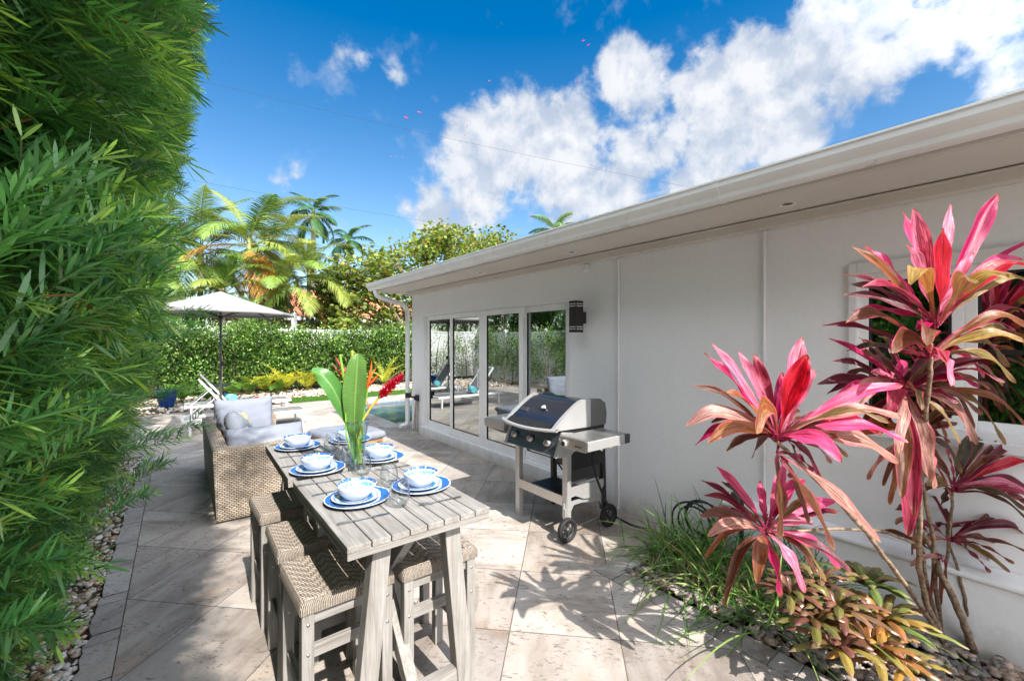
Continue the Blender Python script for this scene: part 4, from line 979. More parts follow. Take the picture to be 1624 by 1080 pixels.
for k in range(4): w.box(-.010,.010,-.034+k*.018,-.022+k*.018,.0052,.0058,M=Matrix.Translation((.03,.55,1.019))@q2)
w.out('badge_mark',M['enamel'],bd)
# side shelves
def shelf(y0,y1,near):
    w=MB(); w.box(-.06,.41,y0,y1,.874,.890); w.out('side_shelf',plain('shelf_steel',(.46,.46,.46),.3,.85,.02,3),gr,bevel=.003)
    w=MB(); w.box(-.082,-.0605,y0,y1,.802,.888); f=w.out('shelf_front',M['steel'],gr,bevel=.004)
    ye=y0 if near else y1; s=-1 if near else 1
    w=MB(); w.box(-.080,.36,min(ye+s*.001,ye+s*.022),max(ye+s*.001,ye+s*.022),.812,.888); w.out('shelf_end',M['castsilver'],gr,bevel=.006)
    w=MB(); w.box(.361,.43,min(ye,ye+s*.02),max(ye,ye+s*.02),.812,.888); w.out('shelf_corner',M['dark'],gr,bevel=.005)
    if near:
        w=MB()
        for k in range(4): w.box(-.0835,-.0822,y0+.045+k*.018,y0+.056+k*.018,.830,.842)
        w.out('shelf_mark',M['black'],f)
        c=Vector((-.083,y1-.055,.838)); q3=Vector((0,0,1)).rotation_difference(Vector((-1,0,0))).to_matrix().to_4x4()
        w=MB(); w.lathe([(.030,.0),(.030,.018),(.026,.022),(0,.023)],6,M=Matrix.Translation(c)@q3,smooth=False); th=w.out('digital_thermometer',M['castsilver'],gr,bevel=.003)
        w=MB(); w.lathe([(.020,.0235),(0,.0240)],20,M=Matrix.Translation(c)@q3); w.out('display',M['black'],th)
        w=MB()
        for x in (.06,.17,.28): w.tube([(x,ye-.022,.815),(x,ye-.038,.806),(x,ye-.040,.820)],.004,6)
        w.out('hook',M['castsilver'],gr)
shelf(-.305,-.03,True); shelf(.73,1.03,False)
w=MB(); w.prism([(.0,.77),(.02,.72),(.30,.76),(.33,.86),(.0,.86)],-.02,.002,'y'); w.out('shelf_bracket',M['castsilver'],gr,bevel=.003)
def wheel(x,y,r):
    t=MB(); w=MB()
    Mx=Matrix.Translation((x,y,r))@Matrix.Rotation(PI/2,4,'X')
    w.lathe([(r*.70,-.018),(r*.93,-.022),(r,-.012),(r,.012),(r*.93,.022),(r*.70,.018),(r*.70,-.018)],36,M=Mx); wh=w.out('wheel',M['rubber'],gr)
    w=MB(); w.lathe([(r*.69,-.012),(r*.69,.012),(r*.60,.010),(r*.60,-.010),(r*.69,-.012)],36,M=Mx); w.lathe([(0,-.022),(r*.24,-.020),(r*.26,.020),(0,.022)],20,M=Mx)
    for k in range(5):
        a=2*PI*k/5; w.bar(Mx@Vector((r*.2*math.cos(a),r*.2*math.sin(a),0)),Mx@Vector((r*.64*math.cos(a),r*.64*math.sin(a),0)),.020,.014,up=(0,1,0))
    w.out('hub',M['dark'],wh)
wheel(.02,-.01,.098); wheel(.53,-.02,.098)
w=MB(); w.tube([(.02,-.0,.098),(.53,-.01,.098)],.006,8); w.out('axle',M['chrome'],gr)
w=MB(); w.prism([(-.005,.085),(.045,.085),(.062,.20),(.055,.26),(.02,.26),(.025,.17)],.014,.030,'y'); w.out('wheel_fork',M['castsilver'],gr,bevel=.004)
w=MB(); w.tube([(.30,-.06,.855),(.31,-.07,.74),(.30,-.03,.66),(.33,-.04,.5),(.40,-.07,.3),(.50,-.13,.12),(.60,-.20,.055),(.68,-.32,.03),(.72,-.5,.02),(.78,-.66,.03),(.82,-.80,.12)],.010,8); w.out('gas_hose',M['rubber'],gr)
w=MB(); w.tube([(.26,.3,.30),(.26,.3,.31)],.13,20); w.tube([(.3,.33,.30),(.32,.3,.42),(.28,.35,.5),(.2,.3,.55)],.008,6); w.out('drip_pan',M['dark'],gr)

# ================================================================== LOUNGERS, UMBRELLA
def make_lounger():
    t=thing('sun_lounger','x','lounger',(0,0,0),0,'sun loungers by the pool'); L,Wd,H=2.0,.66,.29
    w=MB()
    for y in (-Wd/2+.02,Wd/2-.02): w.box(-L,0,y-.02,y+.02,H-.055,H)
    for x in (-.02,-L+.02,-1.22): w.box(x-.02,x+.02,-Wd/2+.0405,Wd/2-.0405,H-.054,H-.002)
    w.out('frame',M['alu'],t,bevel=.004)
    for x in (-.10,-L+.12):
        for y in (-Wd/2+.02,Wd/2-.02):
            w=MB(); w.box(x-.018,x+.018,y-.018,y+.018,0,H-.056); w.out('leg',M['alu'],t,bevel=.003)
    w=MB()
    def f(u,v): return (-.04-1.18*u, (v-.5)*(Wd-.085), H-.004-.014*math.sin(PI*u)*math.sin(PI*v))
    w.grid(f,14,6); w.out('sling',M['sling'],t,solid=.004)
    a=R(52); ox,oz=-1.24,H+.02; Lb=.80
    Mx=Matrix.Translation((ox,0,oz))@Matrix.Rotation(a,4,'Y')
    w=MB()
    for y in (-Wd/2+.065,Wd/2-.065): w.box(-Lb,0,y-.016,y+.016,-.02,.014,M=Mx)
    w.box(-Lb,-Lb+.03,-Wd/2+.082,Wd/2-.082,-.019,.013,M=Mx); w.out('back_frame',M['alu'],t,bevel=.003)
    w=MB(); w.grid(lambda u,v:(-.02-(Lb-.05)*u,(v-.5)*(Wd-.165),.004-.012*math.sin(PI*v)),12,6,M=Mx); w.out('back_sling',M['sling'],t,solid=.004)
    for y in (-Wd/2+.10,Wd/2-.10):
        w=MB(); p=Mx@Vector((-.42,y,-.02)); w.tube([p,(-1.90,y,H-.02)],.008,8); w.out('strut',M['alu'],t)
    return t
l0=make_lounger(); l0.location=(2.05,9.52,0); l0.rotation_euler=(0,0,R(1)); l0['label']='white framed mesh sun lounger with raised back, nearer to the sofa'
l1=copy_tree(l0); l1.location=(2.12,11.45,0); l1.rotation_euler=(0,0,R(-1)); l1['label']='white framed mesh sun lounger with a red blossom, farther under the umbrella pole'
tm=NT('towel'); p_=tm.coord(); s_=tm.n('SeparateXYZ',{0:p_}); rr_=tm.math('SQRT',tm.math('ADD',tm.math('MULTIPLY',s_.outputs[0],s_.outputs[0]),tm.math('MULTIPLY',s_.outputs[2],s_.outputs[2])))
wv_=tm.math('PINGPONG',tm.math('DIVIDE',rr_,.022),.5); M['towel']=tm.done(tm.pbr(tm.ramp(wv_,[(0,(.05,.22,.30)),(.25,(.14,.50,.60)),(.5,(.22,.60,.68))]),.95,0,tm.bump(tm.noise(p_,180,3),.5,.004),.1))
for i,(lo,lb) in enumerate((((.92,11.42,.385),'rolled teal towel on the farther lounger beside the umbrella pole'),((.87,9.40,.385),'rolled teal towel on the nearer lounger behind the sofa cushion'))):
    w=MB(); w.tube([(0,-.20,0),(0,-.198,0),(0,.198,0),(0,.20,0)],[.07,.078,.078,.07],24); o=w.out('rolled_towel',M['towel'],label=lb,cat='towel',group='rolled towels on the loungers'); o.location=lo; o.rotation_euler=(0,0,R(20))
n=26; ang=RNG.uniform(0,2*PI,n); D=np.stack([np.cos(ang),np.sin(ang),RNG.uniform(.2,1.2,n)],1)
V,F,C=leaf_mesh(np.zeros((n,3)),D,np.full(n,.07),np.full(n,.05),Cl=np.tile((.62,.01,.04),(n,1)),rows=((0,.3),(.5,1),(1,.5)))
for i,(lo,lb) in enumerate((((1.45,11.45,.30),'red hibiscus blossom lying on the farther lounger'),)):
    o=np_mesh('red_flower',V,F,M['leaf'],C=C,label=lb,cat='flower'); o.location=lo

um=thing('patio_umbrella','off-white market umbrella on dark pole open beyond the loungers','umbrella',(.735,11.05,0))
w=MB(); w.lathe([(0,.0),(.26,0),(.27,.02),(.25,.07),(.05,.09),(.035,.30),(.033,.30),(0,.30)],32); w.out('base',M['dark'],um)
w=MB(); w.tube([(0,0,.30),(0,0,2.62)],.022,12); w.out('pole',M['dark'],um)
NR=8; RA=1.42; ZT,ZE=2.70,2.235
def can(u,v):
    a=2*PI*u*1.0; seg=2*PI/NR; k=(a%seg)/seg; sag=math.sin(PI*k)
    rr=RA*v*(math.cos(seg/2)/math.cos(a%seg-seg/2)); z=ZT+(ZE-ZT)*(v**.92)-.05*math.sin(PI*v)*sag*.9-.03*v*0
    return (rr*math.cos(a),rr*math.sin(a),z-.03*sag*v*v*(-1 if v>.9 else 1)*.4)
w=MB(); w.grid(can,65,14); 
cv=w.out('canopy',M['canvas'],um,solid=.003)
w=MB()
def val(u,v):
    x,y,z=can(u,1.); return (x*1.002,y*1.002,z-.055*v)
w.grid(val,65,3); w.out('valance',M['canvas'],cv,solid=.003)
w=MB(); w.lathe([(0,.03),(.03,.02),(.035,0),(.02,-.02)],16,M=Matrix.Translation((0,0,ZT+.02))); w.out('finial',M['dark'],um)
for k in range(NR):
    a=2*PI*k/NR; w=MB(); c_,s_=math.cos(a),math.sin(a)
    w.bar((c_*.03,s_*.03,ZT-.05),(c_*RA*.98,s_*RA*.98,ZE-.015),.016,.022); rb=w.out('rib',M['dark'],um)
    w=MB(); w.bar((c_*.03,s_*.03,2.15),(c_*RA*.52,s_*RA*.52,ZT+(ZE-ZT)*.52-.05),.014,.018); w.out('strut',M['dark'],rb)
w=MB(); w.lathe([(.024,2.10),(.045,2.11),(.045,2.17),(.024,2.18)],16); w.out('runner',M['black'],um)
w=MB(); w.box(.022,.06,-.03,.03,1.10,1.20); w.tube([(.05,-.03,1.15),(.09,-.06,1.15),(.09,-.10,1.15)],.007,6); w.out('crank',M['black'],um,bevel=.004)
sd=thing('side_table','small dark grey table behind the umbrella pole','side table',(.80,13.2,0))
w=MB(); w.lathe([(0,.50),(.30,.50),(.31,.51),(.31,.525),(0,.53)],28); w.out('table_top',M['dark'],sd)
for k in range(3):
    a=2*PI*k/3; w=MB(); w.tube([(.1*math.cos(a),.1*math.sin(a),.5),(.26*math.cos(a),.26*math.sin(a),0)],.012,8); w.out('leg',M['dark'],sd)
pl=thing('blue_planter','royal blue glazed pot half hidden by hedge tips behind the loungers','planter',(-.20,13.5,0)); pl.scale=(.62,.62,.62)
w=MB(); w.lathe([(0,.0),(.20,0),(.24,.05),(.33,.45),(.34,.62),(.36,.64),(.36,.68),(.32,.68),(.31,.55),(0,.55)],36); w.out('pot',plain('blue_glaze',(.008,.055,.22),.12,0,.25,5),pl)
#@@PLANTS
# ================================================================== CORDYLINES
CC=dict(p=(.78,.075,.25),l=(.82,.22,.38),m=(.50,.012,.13),r=(.55,.008,.03),z=(.15,.062,.03),o=(.24,.20,.07),b=(.13,.012,.03),c=(.46,.25,.22),g=(.30,.115,.04),d=(.06,.055,.02),y=(.38,.27,.05),k=(.34,.035,.08))
def cprof(w):
    return lambda t: max(.005,(.010 if t<.22 else .010+(w-.010)*max(0,math.sin(PI*min(1,(t-.20)/.81)))**1.3*(1.12-.12*t)))*(1 if t<.985 else .3)
def cordyline(name,label,cane,rad,heads,fill=.75):
    base=cane[0]; t=thing(name,label,'cordyline',base[:],0,'red and pink cordylines in the wall bed'); B=np.array(base)
    w=MB(); pts=[Vector(p)-Vector(base) for p in cane]; fine=[]
    for i in range(len(pts)-1):
        for k in range(5):
            f=k/5; fine.append(pts[i].lerp(pts[i+1],f)+Vector((random.uniform(-1,1),random.uniform(-1,1),0))*.003)
    fine.append(pts[-1]); n=len(fine)
    w.tube(fine,[rad*(1.25-.55*i/(n-1))*(1+.07*math.sin(i*2.3)) for i in range(n)],9); w.out('cane',M['cane'],t)
    for (hx,hy,hz,leaves) in heads:
        H0=at(hx,hy,hz); a=Acc()
        nr=len(leaves); leaves=list(leaves)+[None]*int(nr*fill)
        for i,lf in enumerate(leaves):
            if lf is None:
                az=random.uniform(0,2*PI); el=random.uniform(-.5,.9); LL=random.uniform(.20,.34)
                T=H0+Vector((math.cos(az)*math.cos(el),math.sin(az)*math.cos(el),math.sin(el)))*LL
                if (T-Vector((0,0,EYE))).length<(H0-Vector((0,0,EYE))).length-.10: T=H0+(H0-T)*.8
                lf=(0,0,0,random.uniform(.030,.05),random.choice('zzzbbkddom'),random.uniform(.06,.18))
            else: T=None
            tx,ty,dz,wd,c,arch=lf; T=at(tx,ty,hz+dz) if T is None else T; d=T-H0; L=d.length
            up=Vector((0,0,1)); 
            m1=H0+d*.33+up*(arch*L*.75); m2=H0+d*.70+up*(arch*L*1.15)
            jt=Vector((random.uniform(-1,1),random.uniform(-1,1),0))*.010
            nv=(-Fw*random.uniform(.45,1.)+up*random.uniform(.35,1.1)+Rr*random.uniform(-.55,.55)).normalized()
            colr=np.array(CC[c])*random.uniform(.85,1.15)
            st=H0+d.normalized()*.006+jt*.4-up*random.uniform(0,.035)
            V,F,C,U=strap_leaf('',0,[st,m1+jt,m2,T],cprof(wd*.84),colr,nrm=nv,fold=random.uniform(.08,.30),wave=random.uniform(.003,.009))
            # the pale petiole runs pink into the blade
            tt=U[:,1:2]; C=C*(np.clip((tt-.05)/.25,0,1))+np.array((.30,.02,.07))*(1-np.clip((tt-.05)/.25,0,1))
            U=U+np.array([[i*7.31//1,2.*(i%40)]]); a.add(V-B,F,C,U)
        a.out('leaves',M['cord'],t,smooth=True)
    return t
A_up=[(1432,336,.05,.075,'p',.04),(1448,330,-.02,.07,'l',.03),(1508,322,.10,.050,'l',.02),(1583,308,.06,.075,'m',.05),(1495,362,-.06,.10,'r',.02),(1437,388,-.10,.068,'l',.06),(1543,400,.0,.045,'l',.05),(1532,452,-.05,.06,'l',.1),
      (1622,412,.10,.05,'p',.12),(1640,425,-.05,.085,'r',.16),(1628,385,.14,.028,'m',.05),(1642,452,.05,.05,'o',.14),(1600,440,-.12,.06,'y',.2),(1548,450,-.22,.075,'o',.22),(1445,452,-.24,.075,'y',.22),
      (1350,392,.05,.05,'g',.05),(1372,392,.12,.05,'p',.07),(1338,436,.0,.045,'b',.07),(1368,456,-.1,.055,'k',.10),(1338,468,.1,.045,'b',.08),(1352,494,.15,.035,'m',.08),(1460,500,.2,.06,'m',.1),(1455,525,-.1,.05,'m',.05)]
A_lo=[(1632,520,-.05,.05,'g',.20),(1625,542,-.1,.05,'y',.14),(1610,525,.12,.045,'m',.12),(1640,565,.05,.04,'o',.2),(1304,517,-.05,.05,'b',.05),(1342,512,-.16,.07,'z',.12),(1415,560,-.25,.09,'z',.12),(1470,548,-.3,.08,'z',.16),(1500,575,-.22,.06,'k',.1),
      (1430,560,.2,.06,'b',.0),(1545,560,.1,.04,'r',.03),(1560,600,.15,.05,'p',.12),(1610,608,.0,.055,'o',.16),(1598,582,.15,.04,'o',.15),(1508,612,-.25,.075,'l',.16),(1640,500,.2,.04,'k',.1)]
cordyline('cordyline','tallest cordyline with a large bright pink crown in front of the window',[at(1497,1015,2.33),at(1470,960,2.2),at(1457,900,2.1),at(1457,800,2.0),at(1466,680,1.9),at(1475,590,1.82),at(1476,545,1.78)],.0115,[(1484,510,1.74,A_up),(1474,560,1.80,A_lo)],fill=.08)
C_up=[(1314,537,.0,.055,'m',.03),(1348,545,.12,.045,'m',.03),(1408,530,-.10,.050,'m',.0),(1367,560,.2,.08,'b',.05),(1420,565,.1,.08,'p',.02),(1400,600,-.1,.07,'k',.03),(1296,610,.05,.055,'b',.08),(1340,600,.1,.05,'z',.05),(1382,590,-.1,.05,'l',.05),
      (1320,640,-.08,.075,'p',.10),(1462,650,-.25,.07,'d',.15),(1350,655,-.2,.085,'c',.14),(1500,600,.12,.07,'o',.15),(1590,612,.18,.06,'c',.14),(1570,618,.05,.055,'g',.1),(1548,705,-.05,.085,'c',.18),(1594,705,.1,.055,'o',.16),(1640,690,.1,.05,'g',.12),
      (1522,703,-.12,.055,'o',.15),(1500,695,.05,.05,'g',.12),(1520,640,-.15,.06,'b',.1),(1600,650,.2,.06,'d',.12),(1545,680,.2,.07,'z',.16),(1412,660,-.3,.07,'k',.1),(1475,760,-.1,.09,'c',.08),(1430,790,-.2,.075,'z',.05),(1450,820,-.2,.075,'k',.08),(1425,720,-.2,.06,'c',.1),(1395,690,.0,.05,'d',.1),(1360,690,.1,.05,'b',.1)]
C_lo=[(1480,775,-.05,.105,'c',.10),(1440,850,-.1,.085,'k',.06),(1452,800,.1,.08,'r',.08),(1425,735,.1,.08,'c',.12),(1400,770,.1,.03,'z',.1),(1375,760,.12,.03,'c',.12),(1410,800,.1,.04,'g',.08),(1365,690,-.1,.09,'g',.10),(1395,668,-.15,.07,'c',.16),(1508,790,.05,.04,'g',.08),(1525,750,.1,.05,'d',.15)]
cordyline('cordyline','middle cordyline with magenta upright leaves and cream streaked drooping leaves',[at(1493,1010,2.4),at(1484,930,2.3),at(1480,860,2.25),at(1462,760,2.15),at(1450,690,2.05),at(1437,640,1.98)],.0095,[(1434,615,1.95,C_up),(1446,690,2.0,C_lo)])
B_up=[(1128,545,.02,.045,'l',.04),(1116,560,.08,.035,'m',.04),(1170,557,.05,.045,'l',.04),(1197,562,.1,.06,'k',.02),(1272,535,.10,.085,'l',.02),(1280,562,-.04,.095,'r',.02),(1293,588,.08,.06,'l',.04),(1240,590,.05,.05,'m',0.),
      (1097,612,.06,.030,'z',.08),(1143,622,-.02,.040,'g',.10),(1212,650,.15,.045,'z',.08),(1088,677,.0,.070,'c',.16),(1123,703,-.08,.065,'g',.12),(1200,688,-.22,.085,'g',.28),(1180,680,.1,.05,'z',.18),
      (1432,612,-.02,.062,'p',.07),(1428,662,-.10,.075,'c',.10),(1440,702,-.15,.075,'p',.11),(1398,688,.05,.080,'r',.10),(1334,733,-.22,.080,'p',.14),(1330,690,.02,.05,'b',.1),(1310,700,.1,.05,'b',.06),(1425,735,.0,.085,'c',.10),(1318,735,.1,.04,'c',.1)]
B_lo=[(1236,853,-.05,.080,'z',.04),(1322,872,-.12,.085,'z',.05),(1396,860,-.10,.095,'c',.04),(1282,830,.05,.05,'z',.04)]
cordyline('cordyline','low leaning cordyline with pink head nearest the grill, over the paving',[at(1496,1017,2.33),at(1453,949,2.15),at(1410,892,2.03),at(1375,845,1.93),at(1325,790,1.82),at(1270,735,1.72),at(1232,700,1.68)],.0098,[(1233,688,1.68,B_up),(1233,712,1.68,B_lo)])
E_up=[(1136,740,.02,.052,'p',.05),(1112,762,.08,.045,'b',.05),(1110,820,.0,.060,'z',.10),(1122,851,-.08,.062,'c',.12),(1245,735,.1,.055,'p',.02),(1205,762,.12,.045,'p',.0),(1262,765,.08,.050,'m',.04),(1325,795,.08,.060,'p',.06),(1328,812,.14,.055,'b',.05),
      (1332,902,-.05,.070,'p',.13),(1310,922,.03,.065,'o',.13),(1276,940,-.10,.070,'l',.13),(1236,945,-.06,.058,'m',.10),(1238,948,.05,.05,'g',.10),(1200,925,-.14,.068,'g',.16),(1148,962,.0,.045,'z',.22),(1118,885,.08,.035,'g',.2),(1290,830,.0,.05,'l',.08)]
cordyline('cordyline','lowest cordyline with small pink rosette above the grass clump',[at(1497,1012,2.36),at(1470,930,2.3),at(1462,865,2.25),at(1400,842,2.18),at(1327,838,2.08),at(1260,842,2.0),at(1215,842,1.95)],.0075,[(1214,838,1.95,E_up)])
D_up=[(1640,708,.05,.045,'b',.12),(1640,730,.12,.055,'d',.14),(1655,742,-.1,.05,'r',.14),(1640,752,.1,.05,'b',.12),(1628,780,-.1,.045,'l',.12),(1590,783,-.05,.04,'l',.12),(1602,790,-.1,.045,'g',.10),(1640,785,.0,.05,'b',.14),(1640,820,.1,.05,'d',.14),
      (1440,745,.1,.07,'d',.08),(1470,770,-.05,.07,'o',.1),(1535,690,.1,.07,'d',.0),(1500,700,-.05,.03,'k',.0),(1460,700,.05,.05,'z',.05),(1560,690,.12,.06,'d',.05),(1640,690,.1,.05,'z',.1)]
D_lo=[(1618,860,.05,.05,'b',.16),(1640,855,-.1,.05,'b',.18),(1628,820,.0,.05,'z',.12),(1575,893,.0,.035,'z',.08),(1570,908,-.05,.025,'b',.05),(1445,870,.05,.04,'g',.1),(1540,880,.08,.06,'b',.1),(1600,850,.1,.06,'b',.16)]
cordyline('cordyline','dark burgundy cordyline at the right edge against the plinth',[at(1502,1000,2.5),at(1499,922,2.42),at(1506,840,2.3),at(1512,775,2.22)],.0085,[(1513,770,2.2,D_up),(1508,850,2.3,D_lo)],fill=.9)
cordyline('cordyline','bare branching cane bending right then left beside the wall',[at(1545,1032,2.28),at(1528,985,2.25),at(1505,935,2.25),at(1490,905,2.25),at(1480,870,2.3),at(1455,835,2.3),at(1440,815,2.32)],.0150,[(1446,818,2.3,[(1445,880,.0,.05,'g',.02),(1480,860,.05,.03,'z',.05),(1420,830,.1,.03,'c',.05)]),(1497,880,2.25,[(1444,898,-.05,.030,'c',.10),(1470,970,.05,.045,'z',.25),(1490,960,.1,.04,'z',.1)])])
cordyline('cordyline','thin cane rising from the rightmost stump to the burgundy leaves',[at(1540,1015,2.3),at(1532,960,2.3),at(1520,900,2.32),at(1508,870,2.35),at(1500,830,2.38)],.0075,[(1502,826,2.36,[(1560,870,.05,.04,'b',.1),(1470,850,.1,.04,'d',.1)])])
# dried leaf lying by the canes
# ---- bromeliads
def rosette(name,label,px,py,Z,n,L,W,cols,el=(15,75),seed=1,lift=.0,cup=.22,cat='bromeliad',group='bromeliads in the pebble bed'):
    rs=np.random.default_rng(seed); c=at(px,py,Z); t=thing(name,label,cat,c[:],0,group); a=Acc()
    for i in range(n):
        az=i*2.39996+rs.uniform(-.3,.3); f=i/n; e=R(el[1]+(el[0]-el[1])*(1-f)**.8 if True else 0); l=L*rs.uniform(.75,1.1)*(.6+.4*(1-f))
        h=Vector((math.cos(az),math.sin(az),0)); p0=h*.012
        p1=p0+h*(l*.4*math.cos(e))+Vector((0,0,l*.4*math.sin(e)+.015)); p2=p0+h*(l*.75*math.cos(e)+l*.05)+Vector((0,0,l*.66*math.sin(e))); p3=p0+h*(l*.98*math.cos(e)+l*.08)+Vector((0,0,l*.72*math.sin(e)-l*.12))
        cc=np.array(cols[rs.integers(0,len(cols))])*rs.uniform(.8,1.2)
        V,F,C,U=strap_leaf('',0,[p0,p1,p2,p3],lambda q:W*.82*(.8+.5*math.sin(PI*min(1,q*1.1)))*(1 if q<.78 else max(.08,(1-q)/.22)**.6),cc,nrm=(Vector((0,0,1))-h*.3+h*math.sin(e)*-.6).normalized(),fold=-cup,wave=.002)
        tt=U[:,1:2]; C=C*(1-.6*np.clip((tt-.8)/.2,0,1))+np.array((.45,.18,.25))*.6*np.clip((tt-.8)/.2,0,1)
        a.add(V,F,C,U+np.array([[i,2.*i]]))
    a.out('leaves',M['brom'],t,smooth=True); return t
bt=NT('bromeliad_leaf'); c_=bt.n('Attribute',attribute_name='Col').outputs['Color']; uv_=bt.n('Attribute',attribute_name='leafuv').outputs['Vector']
n_=bt.noise(bt.mul(uv_,(6,2.2,1)),2,5); c_=bt.mix(1.,c_,bt.ramp(n_,[(.3,(.6,.62,.6)),(.7,(1.4,1.35,1.3))]),'MULTIPLY')
M['brom']=bt.done(bt.n('MixShader',{0:.22,1:bt.pbr(c_,.3,0,bt.bump(n_,.2,.004),.5),2:bt.n('BsdfTranslucent',{'Color':c_}).outputs[0]}).outputs[0])
PUR=[(.15,.06,.045),(.20,.09,.06),(.13,.075,.035),(.24,.14,.08),(.18,.16,.05),(.14,.14,.04)]; GRN=[(.16,.22,.06),(.24,.27,.08),(.18,.16,.05),(.30,.22,.10)]; YEL=[(.30,.23,.06),(.38,.21,.05),(.24,.20,.06),(.34,.15,.05),(.17,.14,.045),(.14,.07,.04)]
for i,(px,py,Z,n,L,W,cs,lb) in enumerate([
    (1255,940,2.14,20,.20,.034,PUR,'purple brown bromeliad nearest the grass clump'),(1300,925,2.22,18,.19,.032,PUR+GRN[:1],'small purplish bromeliad tucked behind the others'),
    (1375,925,2.24,20,.24,.038,GRN,'light green bromeliad with upright leaves beside the canes'),(1330,965,2.05,24,.21,.036,PUR+GRN[2:3],'dark bronze bromeliad in the middle of the clump'),
    (1400,985,2.10,26,.27,.038,GRN+YEL,'olive and gold bromeliad spreading right over the pebbles'),(1385,1030,1.95,26,.26,.036,YEL,'yellow orange bromeliad at the lower edge of the picture'),
    (1330,1025,1.92,20,.20,.036,PUR+YEL[:1],'rusty bromeliad at the lower edge beside the paving'),(1290,985,2.0,20,.19,.036,PUR,'maroon bromeliad overhanging the edge of the paving'),(1440,1060,1.94,16,.20,.030,YEL,'small golden bromeliad lowest and farthest right')]):
    rosette('bromeliad',lb,px,py,Z,n,L,W,cs,el=(2,66),seed=i+3)
# ---- grass clumps (liriope) in the bed
def clump(name,label,pos,n,L,cols,spread=.10,seed=1,wid=.0105,droop=1.15,tilt=1.,group='grassy clumps in the wall bed',bias=(0,0)):
    rs=np.random.default_rng(seed); t=thing(name,label,'grass clump',pos,0,group)
    P=np.stack([rs.normal(0,spread,n),rs.normal(0,spread*1.5,n),np.zeros(n)],1)
    az=rs.uniform(0,2*PI,n); e=rs.uniform(.25,1.35,n); D=np.stack([np.cos(az)*np.cos(e)*tilt+bias[0],np.sin(az)*np.cos(e)*tilt+bias[1],np.sin(e)],1); D=unit(D)
    Ls=L*rs.uniform(.6,1.15,n); C=np.array(cols)[rs.integers(0,len(cols),n)]*rs.uniform(.75,1.25,(n,1))
    rows=tuple((k/8,1-.9*(k/8)**2.2) for k in range(9))
    V,F,C2=leaf_mesh(P,D,Ls,np.full(n,wid),rows=rows,droop=rs.uniform(.4,1.,n)*droop*(1.3-D[:,2]*.7),fold=.15,Cl=C)
    V[:,2]=np.maximum(V[:,2],.012-pos[2]); np_mesh('blades',V,F,M['leafdk'],t,C2,smooth=True); return t
GC=[(.07,.18,.04),(.11,.26,.05),(.17,.34,.07),(.05,.12,.035),(.26,.36,.09),(.34,.30,.16)]
clump('liriope','dark green grass clump at the corner of the bed nearest the grill',(2.97,1.80,0),210,.62,GC,.085,1)
clump('liriope','tall dark green grass clump rising against the wall',(3.16,1.52,0),150,.80,GC[:4],.09,2,droop=.7)
clump('liriope','bright green grass clump spilling over the paving edge',(2.78,1.50,0),190,.62,GC,.09,3)
clump('liriope','grass clump beneath the lowest pink cordyline',(2.78,1.16,0),140,.60,GC,.09,4)
clump('liriope','sparse dark grass clump behind the bromeliads by the plinth',(3.20,1.02,0),90,.66,GC[:4],.05,5,droop=.7)
clump('liriope','few long pale green blades arching over the kerb towards the camera',(2.66,1.0,.0),18,.95,[(.25,.42,.10),(.30,.48,.14)],.05,6,wid=.011,droop=.75,bias=(-.6,-.3))

hr=thing('garden_hose','coiled dark hose and fittings hidden in the grass by the wall','hose',(3.28,1.72,0))
for k,(r,z,dx) in enumerate(((.17,.22,0),(.15,.24,.03),(.19,.20,-.03),(.14,.19,.05))):
    w=MB(); w.tube([(dx-.02*k,r*math.cos(a)+.03*k,z+r*math.sin(a)*.9) for a in np.linspace(0,2*PI,28)],.0085,8); w.out('coil',M['rubber'],hr)
w=MB(); w.tube([(.05,-.25,.0),(.05,-.25,.46),(.02,-.25,.50),(-.05,-.25,.50)],.016,10); w.tube([(-.03,-.25,.43),(-.03,-.25,.53)],.024,10); w.tube([(.0,-.20,.50),(.0,-.30,.50)],.02,10); w.out('valve',M['dark'],hr)
# spotlight lamp in the pebble strip
gl_=thing('ground_light','small blue grey dome lamp among pebbles at the foot of the hedge','garden light',(-.66,2.62,0))
w=MB(); w.tube([(0,0,-.02),(0,0,.10)],.018,12); w.out('stake',M['black'],gl_)
w=MB(); w.lathe([(.0,.13),(.05,.125),(.075,.10),(.08,.06),(.074,.058),(.07,.095),(0,.115)],28,M=Matrix.Translation((.03,.0,.0))@Matrix.Rotation(R(18),4,'Y')); w.out('hood',plain('lamp_hood',(.05,.07,.10),.4,.5),gl_)

